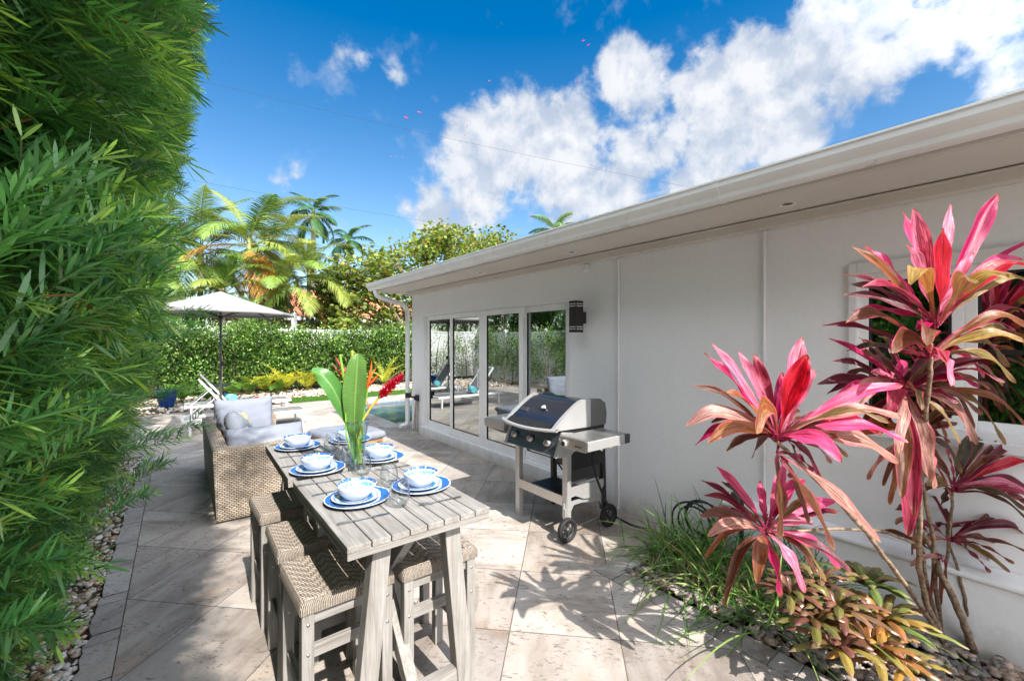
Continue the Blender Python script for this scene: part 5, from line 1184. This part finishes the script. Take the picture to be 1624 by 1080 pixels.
# ================================================================== TALL HEDGE (podocarpus)
def sil(y): return np.interp(y,[-400,0,80,150,250,290,330,480,540,600,700,760,800,900,1000,1080,1500],[372,336,316,308,294,284,256,262,284,262,250,205,176,120,88,62,-60])
def surf(z): return np.interp(z,[0,.3,.8,1.3,1.8,2.4,3.2,4.0,4.8,5.2],[-.66,-.60,-.50,-.36,-.22,-.10,.05,.22,.30,.1])
def sprigs(n,y0,y1,z0,z1,seed,k=34,slen=.27,back=.30):
    rs=np.random.default_rng(seed)
    y=rs.uniform(y0,y1,n); z=rs.uniform(z0,z1,n); wob=.10*np.sin(y*2.1+z*1.7)+.06*np.sin(y*5.3-z*3.1)+.04*np.sin(z*7+y*1.3)
    gap=(np.sin(y*6+z*4)+np.sin(z*9-y*5+1)+np.sin(y*14+z*11))>1.15
    x=surf(z)+wob-gap*.20-rs.random(n)**1.4*back-.10-np.where(y<1.2,.34,0)*np.clip((z-1.6)/1.2,0,1)*np.clip((1.2-y)/.8,0,1)
    d=np.stack([rs.uniform(.45,1.1,n),rs.normal(-.10,.5,n)+.35*np.sin(y*3.1+z*2.3),rs.normal(.10,.35,n)+.5*np.sin(y*1.9-z*2.7+1.)],1); d=unit(d); L=slen*rs.uniform(.6,1.25,n)
    O=np.stack([x,y,z],1); T=O+d*L[:,None]
    fwd=T[:,0]*SN+T[:,1]*CS; rt=T[:,0]*CS-T[:,1]*SN
    px=812+FPX*rt/np.maximum(fwd,.05); py=540-FPX*(T[:,2]-EYE)/np.maximum(fwd,.05)
    lim=sil(py)+rs.normal(0,7,n)+(rs.random(n)<.02)*30
    dist=np.linalg.norm(T-np.array([0,0,EYE]),axis=1)
    ok=((fwd<=.15)|(px<lim))&(dist>.52)&~((np.abs(T[:,0])<.30)&(T[:,2]<2.4)&(fwd>-.2)&(fwd<.45)&(px>-60))
    return O[ok],d[ok],L[ok]
def podo(O,d,L,seed,k=34,ll=.080,lw=.0064,acc=None,bright=1.):
    rs=np.random.default_rng(seed); n=len(O); k=int(k*1.3)
    a=unit(np.cross(d,np.array([0,0,1.]))); b=np.cross(d,a)
    kk=np.arange(k); t=(kk+.5)/k
    ph=rs.uniform(0,2*PI,(n,1))+kk[None]*2.39996+rs.normal(0,.3,(n,k))
    sag=-.18*rs.random((n,1))
    P=O[:,None]+d[:,None]*(L[:,None]*t[None])[...,None]; P[...,2]+=(sag*L[:,None]*t[None]**2)
    rad=a[:,None]*np.cos(ph)[...,None]+b[:,None]*np.sin(ph)[...,None]
    sp=.82-.45*t[None]**2+rs.normal(0,.12,(n,k))
    D=d[:,None]*(1-sp*.42)[...,None]+rad*sp[...,None]*.85
    Ls=ll*(1-.35*t[None]**3)*rs.uniform(.65,1.25,(n,k))*rs.uniform(.62,1.12,(n,1)); Ws=lw*rs.uniform(.8,1.15,(n,k))
    g=rs.random((n,1,1)); tipm=np.clip((t-.6)/.4,0,1)[None,:,None]*(rs.random((n,1,1))<.55)
    base=np.array([.038,.125,.045])*(1-g)+np.array([.115,.28,.065])*g; young=np.array([.32,.48,.08])
    C=(base*(1-tipm)+young*tipm)*rs.uniform(.75,1.25,(n,k,1))*bright
    dead=(rs.random((n,k,1))<.004)|(rs.random((n,1,1))<.002); C=np.where(dead,np.array([.35,.14,.06]),C)
    up=np.repeat(-rad.reshape(-1,3)*.2+np.array([0,0,1.])+rs.normal(0,.3,(n*k,3)),1,axis=0)
    V,F,Cc=leaf_mesh(P.reshape(-1,3),D.reshape(-1,3),Ls.ravel(),Ws.ravel(),rows=((0,.3),(.35,1),(.75,.85),(1,.1)),droop=.05,fold=.12,Cl=C.reshape(-1,3),up=up)
    acc.add(V,F,Cc)
    # twigs as slim ribbons
    S=unit(np.cross(d,np.array([0,0,1.])))*.0016; E=O+d*L[:,None]; E[:,2]+=sag[:,0]*L
    Vt=np.stack([O-S*1.6,O+S*1.6,E+S*.6,E-S*.6],1).reshape(-1,3); Ft=(np.arange(n)*4)[:,None]+np.arange(4)[None]
    acc.add(Vt,Ft,np.repeat(np.tile([.13,.15,.05],(n,1)),4,0))
hedge=thing('podocarpus_hedge','towering dense needle-leaved green hedge filling the left side','hedge',(-.9,3,0))
HB=np.array([-.9,3,0]); acc=Acc()
for (n,a,b,z0,z1,sd,k) in ((3900,.3,3.2,-.02,2.7,1,34),(2500,.3,3.2,2.7,4.9,2,30),(2600,3.2,5.8,-.02,2.4,3,28),(1700,3.2,5.8,2.4,4.9,4,26),(1500,5.8,7.6,-.02,4.6,5,22),(1300,-3.2,.3,.0,2.6,6,18),(2100,-3.2,.3,2.6,5.1,7,20)):
    O,d,L=sprigs(n,a,b,z0,z1,sd); podo(O,d,L,sd+20,k,acc=acc)
# top and far end of the hedge
rs=np.random.default_rng(5); n=900; O=np.stack([rs.uniform(-1.4,.2,n),rs.uniform(-3,7.6,n),rs.uniform(4.7,5.05,n)],1); d=unit(np.stack([rs.normal(0,.4,n),rs.normal(0,.4,n),np.ones(n)],1)); 
ok=O[:,0]<.035*np.maximum(O[:,1]-1,0)-.05; podo(O[ok],d[ok],np.full(ok.sum(),.24),31,16,acc=acc)
n=900; O=np.stack([rs.uniform(-1.5,-.5,n),rs.uniform(7.4,7.6,n),rs.uniform(.05,4.8,n)],1); d=unit(np.stack([rs.normal(.1,.4,n),rs.uniform(.4,1,n),rs.normal(.2,.4,n)],1)); podo(O,d,np.full(n,.26),32,20,acc=acc)
n=70; O=np.stack([rs.uniform(.0,.42,n),rs.uniform(.75,1.5,n),rs.uniform(3.7,4.7,n)],1); d=unit(np.stack([rs.uniform(.3,1,n),rs.normal(0,.5,n),rs.normal(0,.3,n)],1)); podo(O,d,np.full(n,.26),33,22,acc=acc)
# long sprays reaching out of the face
SP=[((-80,470,.60),(150,262,.80)),((-60,545,.62),(205,372,.90)),((-90,420,.58),(95,235,.74)),((40,560,.8),(300,395,1.2)),((-50,600,.66),(160,470,.92)),((-60,700,.62),(110,640,.85)),((90,440,1.0),(250,300,1.4)),((-40,560,1.05),(215,478,1.35)),((-30,470,.78),(170,300,.98)),((10,520,.74),(255,418,1.05)),((60,760,.9),(170,600,1.1)),((-20,640,.80),(120,560,.95)),((-30,760,.72),(75,690,.85)),((40,650,1.0),(250,560,1.35)),((180,520,2.3),(330,490,2.9)),((190,560,2.6),(318,520,3.1)),((200,640,2.6),(310,612,3.0)),((190,700,2.5),(322,668,2.9)),((180,720,2.3),(300,690,2.75)),((150,800,2.3),(262,728,2.8)),((140,830,2.1),(245,775,2.55)),((-30,900,.9),(150,880,1.2)),((-20,1000,.85),(120,985,1.15)),((20,420,.72),(300,335,1.0)),((0,380,.7),(120,262,.85)),((20,300,1.1),(140,230,1.3)),((60,400,1.3),(270,392,1.7)),((-60,820,.75),(110,770,.95)),((100,500,1.2),(255,480,1.5))]
for i,(p0,p1) in enumerate(SP):
    a0=np.array(at(*p0)); a1=np.array(at(*p1)); dd=a1-a0; Lt=np.linalg.norm(dd); dn=dd/Lt
    Os=[];ds=[];Ls=[]; near=p0[2]<1.4
    Os.append(a0);ds.append(dn);Ls.append(Lt)
    podo(np.array(Os),np.array(ds),np.array(Ls),i+60,int(max(30,Lt*130)),ll=.090,lw=.0078,acc=acc,bright=1.6)
    q=[];e=[];l=[]
    for j in range(int(Lt*14)):
        f=random.uniform(.1,.85); q.append(a0+dd*f); v=dn+np.array([random.uniform(-.5,.5),random.uniform(-.5,.5),random.uniform(-.3,.6)]); e.append(v/np.linalg.norm(v)); l.append(random.uniform(.08,.16))
    if q: podo(np.array(q),np.array(e),np.array(l),i+160,18,ll=.076,lw=.0070,acc=acc,bright=1.4)
for i in range(len(acc.V)): acc.V[i]=acc.V[i]-HB
acc.out('foliage',M['needle'],hedge)
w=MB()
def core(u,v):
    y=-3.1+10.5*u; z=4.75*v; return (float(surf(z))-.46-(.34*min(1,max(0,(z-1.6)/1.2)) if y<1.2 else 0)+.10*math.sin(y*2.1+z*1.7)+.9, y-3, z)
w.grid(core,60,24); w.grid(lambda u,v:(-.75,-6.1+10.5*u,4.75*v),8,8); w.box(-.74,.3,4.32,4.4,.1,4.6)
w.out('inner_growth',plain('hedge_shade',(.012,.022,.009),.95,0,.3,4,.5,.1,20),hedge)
for k in range(14):
    w=MB(); y=-5.8+k*.78; w.tube([(-.25+random.uniform(-.05,.05),y,-.03),(-.28,y+random.uniform(-.1,.1),.6),(-.2,y+random.uniform(-.2,.2),1.5),(-.1,y+random.uniform(-.2,.2),3.5)],[.035,.03,.025,.012],8); w.out('trunk',M['bark'],hedge)
#@@BACK
# ================================================================== BACKGROUND
def fence(name,label,a,b,h=2.05):
    a=Vector(a);b=Vector(b);L=(b-a).length; t=thing(name,label,'fence',a,math.atan2((b-a).y,(b-a).x))
    w=MB(); x=0
    while x<L-.01:
        w.box(x+.002,min(x+.148,L),-.012,.012,.05,h-.06); x+=.15
    w.out('boards',M['white'],t)
    w=MB(); w.box(0,L,-.03,.03,h-.059,h); w.box(0,L,-.03,.03,.04,.049); w.out('rail',M['white'],t)
    x=0
    while x<L:
        w=MB(); w.box(x-.06,x+.06,-.0625,.0625,-.05,h+.04); w.prism([(x-.07,h+.041),(x+.07,h+.041),(x,h+.10)],-.07,.07,'y'); w.out('post',M['white'],t); x+=2.4
fence('white_fence','white vinyl board fence behind the clipped shrubs at the far end',(-4.0,16.7,0),(16,16.7,0))
fence('white_fence','white vinyl board fence closing the left side past the tall hedge',(-4.0,7.2,0),(-4.0,16.6,0),2.0)

def shrubbery(name,label,cat,x0,x1,y0,y1,h,n,cols,seed,ll=.06,lw=.034,thin=None,vert=False,**kw):
    rs=np.random.default_rng(seed); nc=max(6,int(n/90))
    cx=rs.uniform(x0,x1,nc); cy=rs.uniform(y0+.1,y1,nc); cz=rs.uniform(.1,1.,nc)**.8*h
    i=rs.integers(0,nc,n); off=rs.normal(0,1,(n,3))*np.array([.17,.15,.17])
    P=np.stack([cx[i],cy[i],cz[i]],1)+off; P[:,2]=np.abs(P[:,2]); P[:,1]=np.clip(P[:,1],y0-.1,y1+.1)
    br=rs.uniform(.35,1.35,nc)[i][:,None]
    D=unit(rs.normal(0,1,(n,3))+np.array([0,-.5,.35]))
    C=np.array(cols)[rs.integers(0,len(cols),n)]*br*rs.uniform(.8,1.2,(n,1))
    t=thing(name,label,cat,((x0+x1)/2,(y0+y1)/2,0),**kw); B=np.array(t.location)
    V,F,C=leaf_mesh(P-B,D,ll*rs.uniform(.7,1.3,n),lw*rs.uniform(.7,1.3,n),rows=((0,.25),(.45,1),(1,.1)),Cl=C)
    np_mesh('foliage',V,F,M['leaf'],t,C)
    w=MB()
    for k in range(int((x1-x0)/.45)+2):
        x=x0+.2+k*.45+random.uniform(-.1,.1); y=(y0+y1)/2+random.uniform(-.2,.2); 
        for q in range(2): w.tube([(x-B[0],y-B[1],-.03),(x-B[0]+random.uniform(-.1,.1),y-B[1],h*.5),(x-B[0]+random.uniform(-.25,.25),y-B[1],h*.95)],[.018,.012,.005],5)
    w.out('stems',M['bark'],t); return t
HG=[(.07,.17,.045),(.12,.26,.06),(.18,.34,.08),(.25,.40,.10),(.045,.10,.03),(.32,.44,.14)]
x=-1.0
names=['behind the umbrella pole','left of the yellow ferns','behind the tallest green leaf','just left of the house corner','seen past the pool','hidden behind the house corner']
for k in range(6):
    shrubbery('clipped_shrub','dense small-leaved shrub section of the far hedge, '+names[k],'shrub',x,x+1.85,15.45,16.35,1.95+.12*math.sin(k*2.1),12500,HG,k+3,ll=.085,lw=.05,group='shrubs along the far white fence'); x+=1.8
shrubbery('side_shrub','loose dark shrub in front of white fence beside blue planter','shrub',-3.3,-.9,15.2,16.4,1.9,3200,HG,33,group='shrubs along the far white fence')
for k in range(4):
    shrubbery('side_shrub',['loose green shrub on left fence nearest the tall hedge','loose green shrub on left fence, second from tall hedge','loose green shrub on left fence, third from tall hedge','loose green shrub on left fence near the far corner'][k],'shrub',-3.75,-3.0,7.6+k*2.1,9.4+k*2.1,1.9,3600,HG,40+k,ll=.08,lw=.035,group='shrubs along the left white fence')

def frond(acc,c,az,e0,bend,L,nl,ll,lw,col,rs,twist=0.,hang=.5,rc=(.35,.33,.08),yl=0.):
    n=26; s=np.linspace(0,1,n); e=e0-bend*s**1.3; ds=L/(n-1)
    hx=np.concatenate([[0],np.cumsum(np.cos(e[:-1])*ds)]); hz=np.concatenate([[0],np.cumsum(np.sin(e[:-1])*ds)])
    side=np.sin(s*2.)*twist; h=np.array([math.cos(az),math.sin(az),0]); sd=np.array([-math.sin(az),math.cos(az),0])
    Pc=c+hx[:,None]*h+hz[:,None]*np.array([0,0,1.])+side[:,None]*sd
    q=np.linspace(.16,.995,nl); P=np.stack([np.interp(q,s,Pc[:,i]) for i in range(3)],1); T=unit(np.gradient(Pc,axis=0)); Tq=unit(np.stack([np.interp(q,s,T[:,i]) for i in range(3)],1))
    S=unit(np.cross(Tq,np.array([0,0,1.])+0*Tq)); U=unit(np.cross(S,Tq))
    Ls=ll*np.clip(np.sin(PI*np.clip(q*.86+.12,0,1)),.15,1)
    for sg in (-1,1):
        D=S*sg*.9+Tq*(.55+.5*q[:,None])+U*.28+rs.normal(0,.07,(nl,3))
        C=np.array(col)*rs.uniform(.8,1.2,(nl,1)); 
        if yl>0: m=np.clip((q-.3)/.7,0,1)[:,None]*yl; C=C*(1-m)+np.array([.42,.30,.06])*m
        V,F,Cc=leaf_mesh(P,D,Ls*rs.uniform(.88,1.08,nl),np.full(nl,lw),rows=((0,.5),(.25,1),(.6,.8),(1,.06)),droop=hang,fold=.25,Cl=C,up=U+0*D)
        acc.add(V,F,Cc)
    # rachis
    wv=.016*(1-.8*s)[:,None]*(L/2.2); A=Pc+np.cross(T,[0,0,1.])*0
    S2=unit(np.cross(T,np.array([0,0,1.])+0*T)); U2=unit(np.cross(S2,T)); ring=[Pc+S2*wv,Pc+U2*wv,Pc-S2*wv,Pc-U2*wv]; V=np.stack(ring,1).reshape(-1,3)
    F=np.array([[i*4+k,i*4+(k+1)%4,(i+1)*4+(k+1)%4,(i+1)*4+k] for i in range(n-1) for k in range(4)]); acc.add(V,F,np.tile(rc,(len(V),1)))
PG=[(.13,.23,.045),(.19,.30,.06),(.09,.18,.035),(.26,.32,.07)]
def palm(name,label,base,tops,nf,L,nl,ll,lw,cols,seed,er=(-.2,1.35),bend=(1.0,1.9),hang=.5,tr=.10,group='palms beyond the far fence',cat='palm tree',orange=0.,shaft=None):
    rs=np.random.default_rng(seed); t=thing(name,label,cat,base,0,group); B=np.array(t.location); a=Acc()
    for ti,(tp,sc) in enumerate(tops):
        tp=np.array(tp); w=MB(); d=tp-B; pts=[Vector((d[0]*f**1.5,d[1]*f**1.5,d[2]*f)) for f in np.linspace(0,1,8)]
        w.tube(pts,[tr*sc*(1.15-.35*f) for f in np.linspace(0,1,8)],10); w.out('trunk',M['palmbark'],t)
        if shaft:
            w=MB(); w.tube([pts[-1]-Vector((0,0,.05)),pts[-1]+Vector((0,0,.45*sc)),pts[-1]+Vector((0,0,.8*sc))],[tr*.95*sc,tr*.8*sc,tr*.3*sc],10); w.out('crownshaft',plain('crownshaft',shaft,.4,0,.15,6),t)
        for i in range(nf):
            f=i/nf; az=i*2.39996+rs.uniform(-.35,.35); e0=er[1]+(er[0]-er[1])*f+rs.uniform(-.12,.12); 
            yl=.0; cl=np.array(cols[rs.integers(0,len(cols))])
            if f>.6 and rs.random()<orange: cl=np.array((.42,.20,.04)); yl=.5
            elif f<.4: yl=.25*rs.random()
            frond(a,tp-B+np.array([0,0,(.55 if shaft else .1)*sc])*(1-.6*f),az,e0,rs.uniform(*bend),L*sc*rs.uniform(.85,1.1),nl,ll*sc,lw,cl,rs,twist=rs.uniform(-.3,.3),hang=hang,yl=yl)
    a.out('fronds',M['leafdk'],t); return t
def gp(px,wy):      # world x on the plane wy seen at photo column px
    t=(px-812)/FPX; Z=wy/(CS-t*SN); return Z*(SN+t*CS), Z
def tp(px,py,wy): 
    x,Z=gp(px,wy); return (x,wy,EYE+(540-py)/FPX*Z)
GS=(.20,.30,.10)
P0=tp(395,405,19.5)
palm('areca_palm','golden green feather palm with an orange dying frond above the umbrella',(P0[0]+.2,19.5,0),[(P0,1.0)],17,3.3,66,.85,.036,PG,2,er=(-.5,1.35),tr=.11,orange=.5,shaft=(.30,.33,.10))
P0=tp(318,420,20.5)
palm('areca_palm','broad feather palm rising left behind the tall hedge tips',(P0[0],20.5,0),[(P0,1.0),(tp(270,420,21),1.)],16,3.4,64,.85,.036,PG,5,er=(-.5,1.3),tr=.11,orange=.15,shaft=(.30,.33,.10))
P0=tp(490,455,18.6)
palm('areca_palm','lower feather palm between umbrella and seagrape tree',(P0[0]-.1,18.6,0),[(P0,1.),(tp(455,470,18.2),.8)],15,2.7,60,.75,.034,PG,9,er=(-.5,1.3),tr=.09,orange=.2,shaft=(.30,.33,.10))
P0=tp(355,470,18.2)
palm('areca_palm','short bushy feather palm directly behind the umbrella canopy',(P0[0],18.2,0),[(P0,.95)],15,2.5,56,.7,.034,PG,12,er=(-.4,1.3),tr=.08,orange=.1)
DG=[(.03,.10,.045),(.05,.14,.05),(.04,.12,.03)]
P0=tp(425,395,22.5)
palm('areca_palm','feather palm filling the gap behind the golden one',(P0[0],22.5,0),[(P0,1.05)],15,3.0,60,.8,.034,PG,15,er=(-.4,1.35),tr=.11,orange=.1)
palm('royal_palm','distant dark green royal palm against the sky, left one of the pair',(tp(497,338,42)[0],42,0),[(tp(497,345,42),1.)],17,3.1,40,.75,.08,DG,21,er=(-.75,1.2),bend=(.8,1.6),tr=.22,hang=.7,shaft=(.16,.26,.07))
palm('royal_palm','distant dark green royal palm low beside the seagrape tree, right one of the pair',(tp(552,380,44)[0],44,0),[(tp(552,388,44),.95)],16,3.0,38,.75,.08,DG,22,er=(-.75,1.2),bend=(.8,1.6),tr=.22,hang=.7,shaft=(.16,.26,.07))
palm('coconut_palm','windblown palm fronds showing above the roof gutter',(tp(886,400,30)[0],30,0),[(tp(880,368,30),1.)],15,3.4,44,.8,.07,[(.10,.20,.07),(.14,.25,.08),(.08,.16,.06)],23,er=(-.4,1.25),bend=(.9,1.7),tr=.18,hang=.8)
palm('coconut_palm','single palm crown poking up behind the seagrape tree',(tp(722,400,27)[0],27,0),[(tp(722,385,27),.8)],12,2.6,40,.6,.06,[(.12,.22,.08),(.16,.27,.09)],24,er=(-.3,1.25),bend=(.9,1.7),tr=.15,hang=.8)
# hanging greenery mass beyond the fence
shrubbery('backdrop_shrub','deep green shrubs filling beneath the palms behind the fence','shrub',-2.5,5.6,17.6,19.6,3.0,9000,[(.035,.08,.02),(.06,.12,.03),(.10,.16,.04),(.16,.19,.05)],71,ll=.16,lw=.06)
shrubbery('backdrop_shrub','tall tangled shrub behind hedge far left of the palms','shrub',-6.,-1.5,17.2,20.5,4.2,8000,[(.035,.08,.02),(.06,.12,.03),(.10,.17,.04),(.14,.20,.05)],72,ll=.2,lw=.06)
for k_,(x0_,x1_,y0_,y1_) in enumerate(((-6.5,-4.4,4.,8.5),(-6.5,-4.4,8.5,13.),(-6.5,-4.4,13.,17.))):
    shrubbery('screen_tree',['leafy screen beyond left fence, nearest the tall hedge','leafy screen beyond left fence, middle one','leafy screen beyond left fence, nearest the far corner'][k_],'tree',x0_,x1_,y0_,y1_,5.2,6500,[(.04,.10,.025),(.07,.15,.03),(.10,.2,.05)],81+k_,ll=.24,lw=.09,group='leafy trees beyond the left fence')
# low yellow ferns / young palms in front of the far hedge
def fern(name,label,pos,nf,L,cols,seed,nl=19,ll=.22,cat='fern',grp='ferns along the foot of the far hedge'):
    rs=np.random.default_rng(seed); t=thing(name,label,cat,pos,0,grp); a=Acc()
    for i in range(nf): frond(a,np.zeros(3),i*2.39996,rs.uniform(.95,1.45),rs.uniform(1.1,2.1),L*rs.uniform(.8,1.25),nl,ll,.024,np.array(cols[rs.integers(0,len(cols))]),rs,hang=.3,rc=(.30,.30,.06))
    a.out('fronds',M['leaf'],t)
YG=[(.60,.58,.06),(.45,.50,.07),(.66,.55,.07)]; FG=[(.10,.22,.04),(.16,.28,.05)]
for i,(px,wy,n,L,cs,lb) in enumerate([(420,15.2,9,.95,YG,'yellow arching fern left of the cut flower leaves'),(452,15.2,13,1.25,YG,'largest bright yellow fern before the far hedge'),(487,15.2,9,1.1,YG,'yellow fern partly hidden by the green leaf tip'),(395,15.1,9,.8,FG,'green fern right of the umbrella pole'),(288,14.3,11,.8,FG,'green fern beside the blue planter'),(330,14.2,9,.6,FG,'small green fern left of the umbrella pole'),
     (372,15.0,8,.8,FG,'upright green fern just behind the umbrella pole'),(610,15.1,9,1.15,YG,'yellow fern seen between the ginger flower and house corner'),(560,15.2,8,.8,YG,'yellow fern behind the vase flowers'),(512,15.1,7,.9,FG,'narrow green fern behind the arching left leaf'),(440,15.0,8,.6,FG,'small green fern at the foot of the yellow one')]):
    x_,_=gp(px,wy); fern('fern','%s'%lb,(x_,wy,0),n,L,cs,i+50)
# ---- seagrape tree with round leaves
sg=thing('seagrape_tree','wide seagrape tree with round yellow green leaves behind the house corner','tree',(9.0,18.5,0))
w=MB(); rs=np.random.default_rng(90); ends=[]
for k in range(5):
    a0=(rs.uniform(-.5,.5),rs.uniform(-.3,.3),-.1); 
    for q in range(4):
        e_=(rs.uniform(-4.2,4.6),rs.uniform(-1,1),rs.uniform(2.6,5.2)); m=(e_[0]*.4,e_[1]*.4,e_[2]*.55+rs.uniform(-.3,.3)); w.tube([a0,m,e_],[.14,.08,.025],7); ends.append((m,e_))
w.out('trunk',M['bark'],sg)
def top(x): return np.interp(x,[4.6,5.6,6.4,7.4,8.6,9.6,10.6,11.8,13,14],[4.2,5.3,5.1,5.9,6.3,6.9,7.2,7.0,7.6,6.4])
n=17000; nc=300; cx=rs.uniform(4.7,13.8,nc); cz=2.0+(top(cx)-2.2)*rs.random(nc)**.72; cy=18.5+rs.normal(0,.75,nc)
i=rs.integers(0,nc,n); sc_=rs.uniform(.16,.42,nc)[i][:,None]; P=np.stack([cx[i],cy[i],cz[i]],1)+rs.normal(0,1,(n,3))*sc_*np.array([1,.9,.9])

D=unit(rs.normal(0,1,(n,3))+np.array([0,-.4,.3])); br=rs.uniform(.6,1.35,nc)[i][:,None]
SC=np.array([(.12,.19,.04),(.20,.27,.055),(.30,.33,.07),(.08,.13,.035),(.16,.25,.05),(.22,.17,.06),(.16,.24,.05),(.38,.38,.12)]); C=SC[rs.integers(0,8,n)]*br*rs.uniform(.8,1.2,(n,1))
V,F,C=leaf_mesh(P-np.array(sg.location),D,.15*rs.uniform(.65,1.2,n),.155*rs.uniform(.65,1.2,n),rows=((0,.35),(.2,.85),(.5,1.),(.82,.75),(1,.3)),fold=.12,Cl=C)
np_mesh('crown',V,F,M['leaf'],sg,C)
# ---- neighbour's house with a red tile roof
nh=thing('neighbour_house','white neighbouring house with terracotta tiled roof seen behind the fence','house',(9.,25.5,0))
def rel(o,pts): return [Vector(p)-o.location for p in pts]
w=MB(); w.box(-6.5,5,0,7,0,2.75); w.out('wall',plain('neighbour_wall',(.62,.56,.48),.8,0,.05,2),nh)
tt=NT('roof_tiles'); p_=tt.coord(); s_=tt.n('SeparateXYZ',{0:p_}); wv_=tt.math('PINGPONG',tt.math('MULTIPLY',s_.outputs[0],4.),.5); rw_=tt.math('PINGPONG',tt.math('MULTIPLY',s_.outputs[1],3.),.5)
c_=tt.ramp(tt.noise(p_,3,5),[(.3,(.42,.12,.05)),(.5,(.60,.20,.09)),(.7,(.70,.36,.20))]); c_=tt.mix(tt.ramp(wv_,[(0,.6),(.2,0.)]),c_,(.12,.04,.02)); c_=tt.mix(tt.ramp(rw_,[(0,.6),(.1,0.)]),c_,(.15,.05,.03))
M['tiles']=tt.done(tt.pbr(c_,.8,0,tt.bump(wv_,1.,.08)))
w=MB(); w.add([(-7.2,-.8,2.95),(5.7,-.8,2.95),(5.7,7.8,2.95),(-7.2,7.8,2.95),(-3.,3.5,4.75),(1.6,3.5,4.75)],[(0,1,5,4),(1,2,5),(2,3,4,5),(3,0,4)]); w.out('roof',M['tiles'],nh,solid=.08)
w=MB(); w.box(-7.2,5.7,-.86,-.80,2.72,2.93); w.box(-7.26,-7.2,-.8,7.8,2.72,2.93); w.out('fascia',M['white'],nh)
for x0 in (-5.2,-2.6,.6):
    w=MB(); w.box(x0,x0+1.5,-.05,-.002,.9,2.3); f_=w.out('window',M['white'],nh); w=MB(); w.box(x0+.08,x0+.71,-.06,-.051,.98,2.22); w.box(x0+.79,x0+1.42,-.06,-.051,.98,2.22); w.out('pane',plain('far_glass',(.04,.05,.06),.1),f_)
wp=thing('gate_post','short white square post standing in the shrubs beyond the fence','post',(gp(466,17.9)[0],17.9,0))
w=MB(); w.box(-.09,.09,-.09,.09,0,2.62); w.prism([(-.11,2.621),(.11,2.621),(.0,2.74)],-.11,.11,'y'); w.out('post',M['white'],wp)
# ---- overhead cables
def cable(label,a,b,sag,r=.010):
    a=Vector(a);b=Vector(b); w=MB(); w.tube([a.lerp(b,f)-Vector((0,0,sag*4*f*(1-f))) for f in np.linspace(0,1,24)],r,5); tag(w.out('power_line',M['cable']),label,'power line','overhead cables crossing the sky')
a1,b1=at(170,92,26),at(1110,300,32); cable('thin upper cable crossing the sky in front of the big cloud',a1,b1,.35,.007)
a1,b1=at(220,270,30),at(900,385,44); cable('thin lower cable passing just above the seagrape tree',a1,b1,.25,.009)
a1,b1=at(520,380,46),at(800,412,52); cable('dark cable half hidden behind the seagrape leaves',a1,b1,.2,.016)
# ---- pink birds far up
pk=plain('pink_plumage',(.85,.10,.38),.6,0,.05,8)
BR=[(644,187,60,1.,'larger pink bird, left one of the close pair'),(665,179,60,1.1,'larger pink bird, right one of the close pair'),(925,65,75,.9,'upper pink bird of the two near the top'),(933,72,75,.8,'lower pink bird of the two near the top'),(915,129,85,.95,'pink bird left of the small upper cloud'),(776,129,95,.9,'lone pink bird above the main cloud'),(741,201,95,.8,'pink bird over the left shoulder of the main cloud'),(738,215,100,.8,'lower pink bird against the left edge of the main cloud'),
    (620,249,120,.95,'leftmost of the row of tiny pink birds'),(628,249,120,.8,'second of the row of tiny pink birds'),(638,250,120,.8,'third of the row of tiny pink birds'),(649,245,120,.8,'fourth of the row of tiny pink birds'),(689,239,110,.8,'tiny pink bird alone right of the row')]
bird=None
for i,(px,py,Z,s_,lb) in enumerate(BR):
    if bird is None:
        bird=thing('pink_bird','x','bird',(0,0,0),0,'pink birds flying high')
        w=MB(); w.tube([(-.42,0,0),(-.3,0,.01),(-.1,0,.0),(.12,0,.01),(.26,0,.03),(.42,0,.05),(.56,0,.03)],[.03,.06,.10,.09,.04,.035,.008],8); w.out('body',pk,bird)
        for sg_ in (-1,1):
            w=MB()
            w.grid(lambda u,v,sg_=sg_:(.12-.26*v*(1-.45*u)-.10*u*u,sg_*(.04+.62*u),.02+.22*u-.16*u*u+.02*math.sin(PI*v)),10,5); w.out('wing',pk,bird,solid=.012)
        o=bird
    else: o=copy_tree(bird)
    o.location=at(px,py,Z); o.rotation_euler=(R(random.uniform(-25,25)),R(random.uniform(-15,10)),R(random.uniform(-60,20))); o.scale=(s_*.62,)*3; o['label']=lb
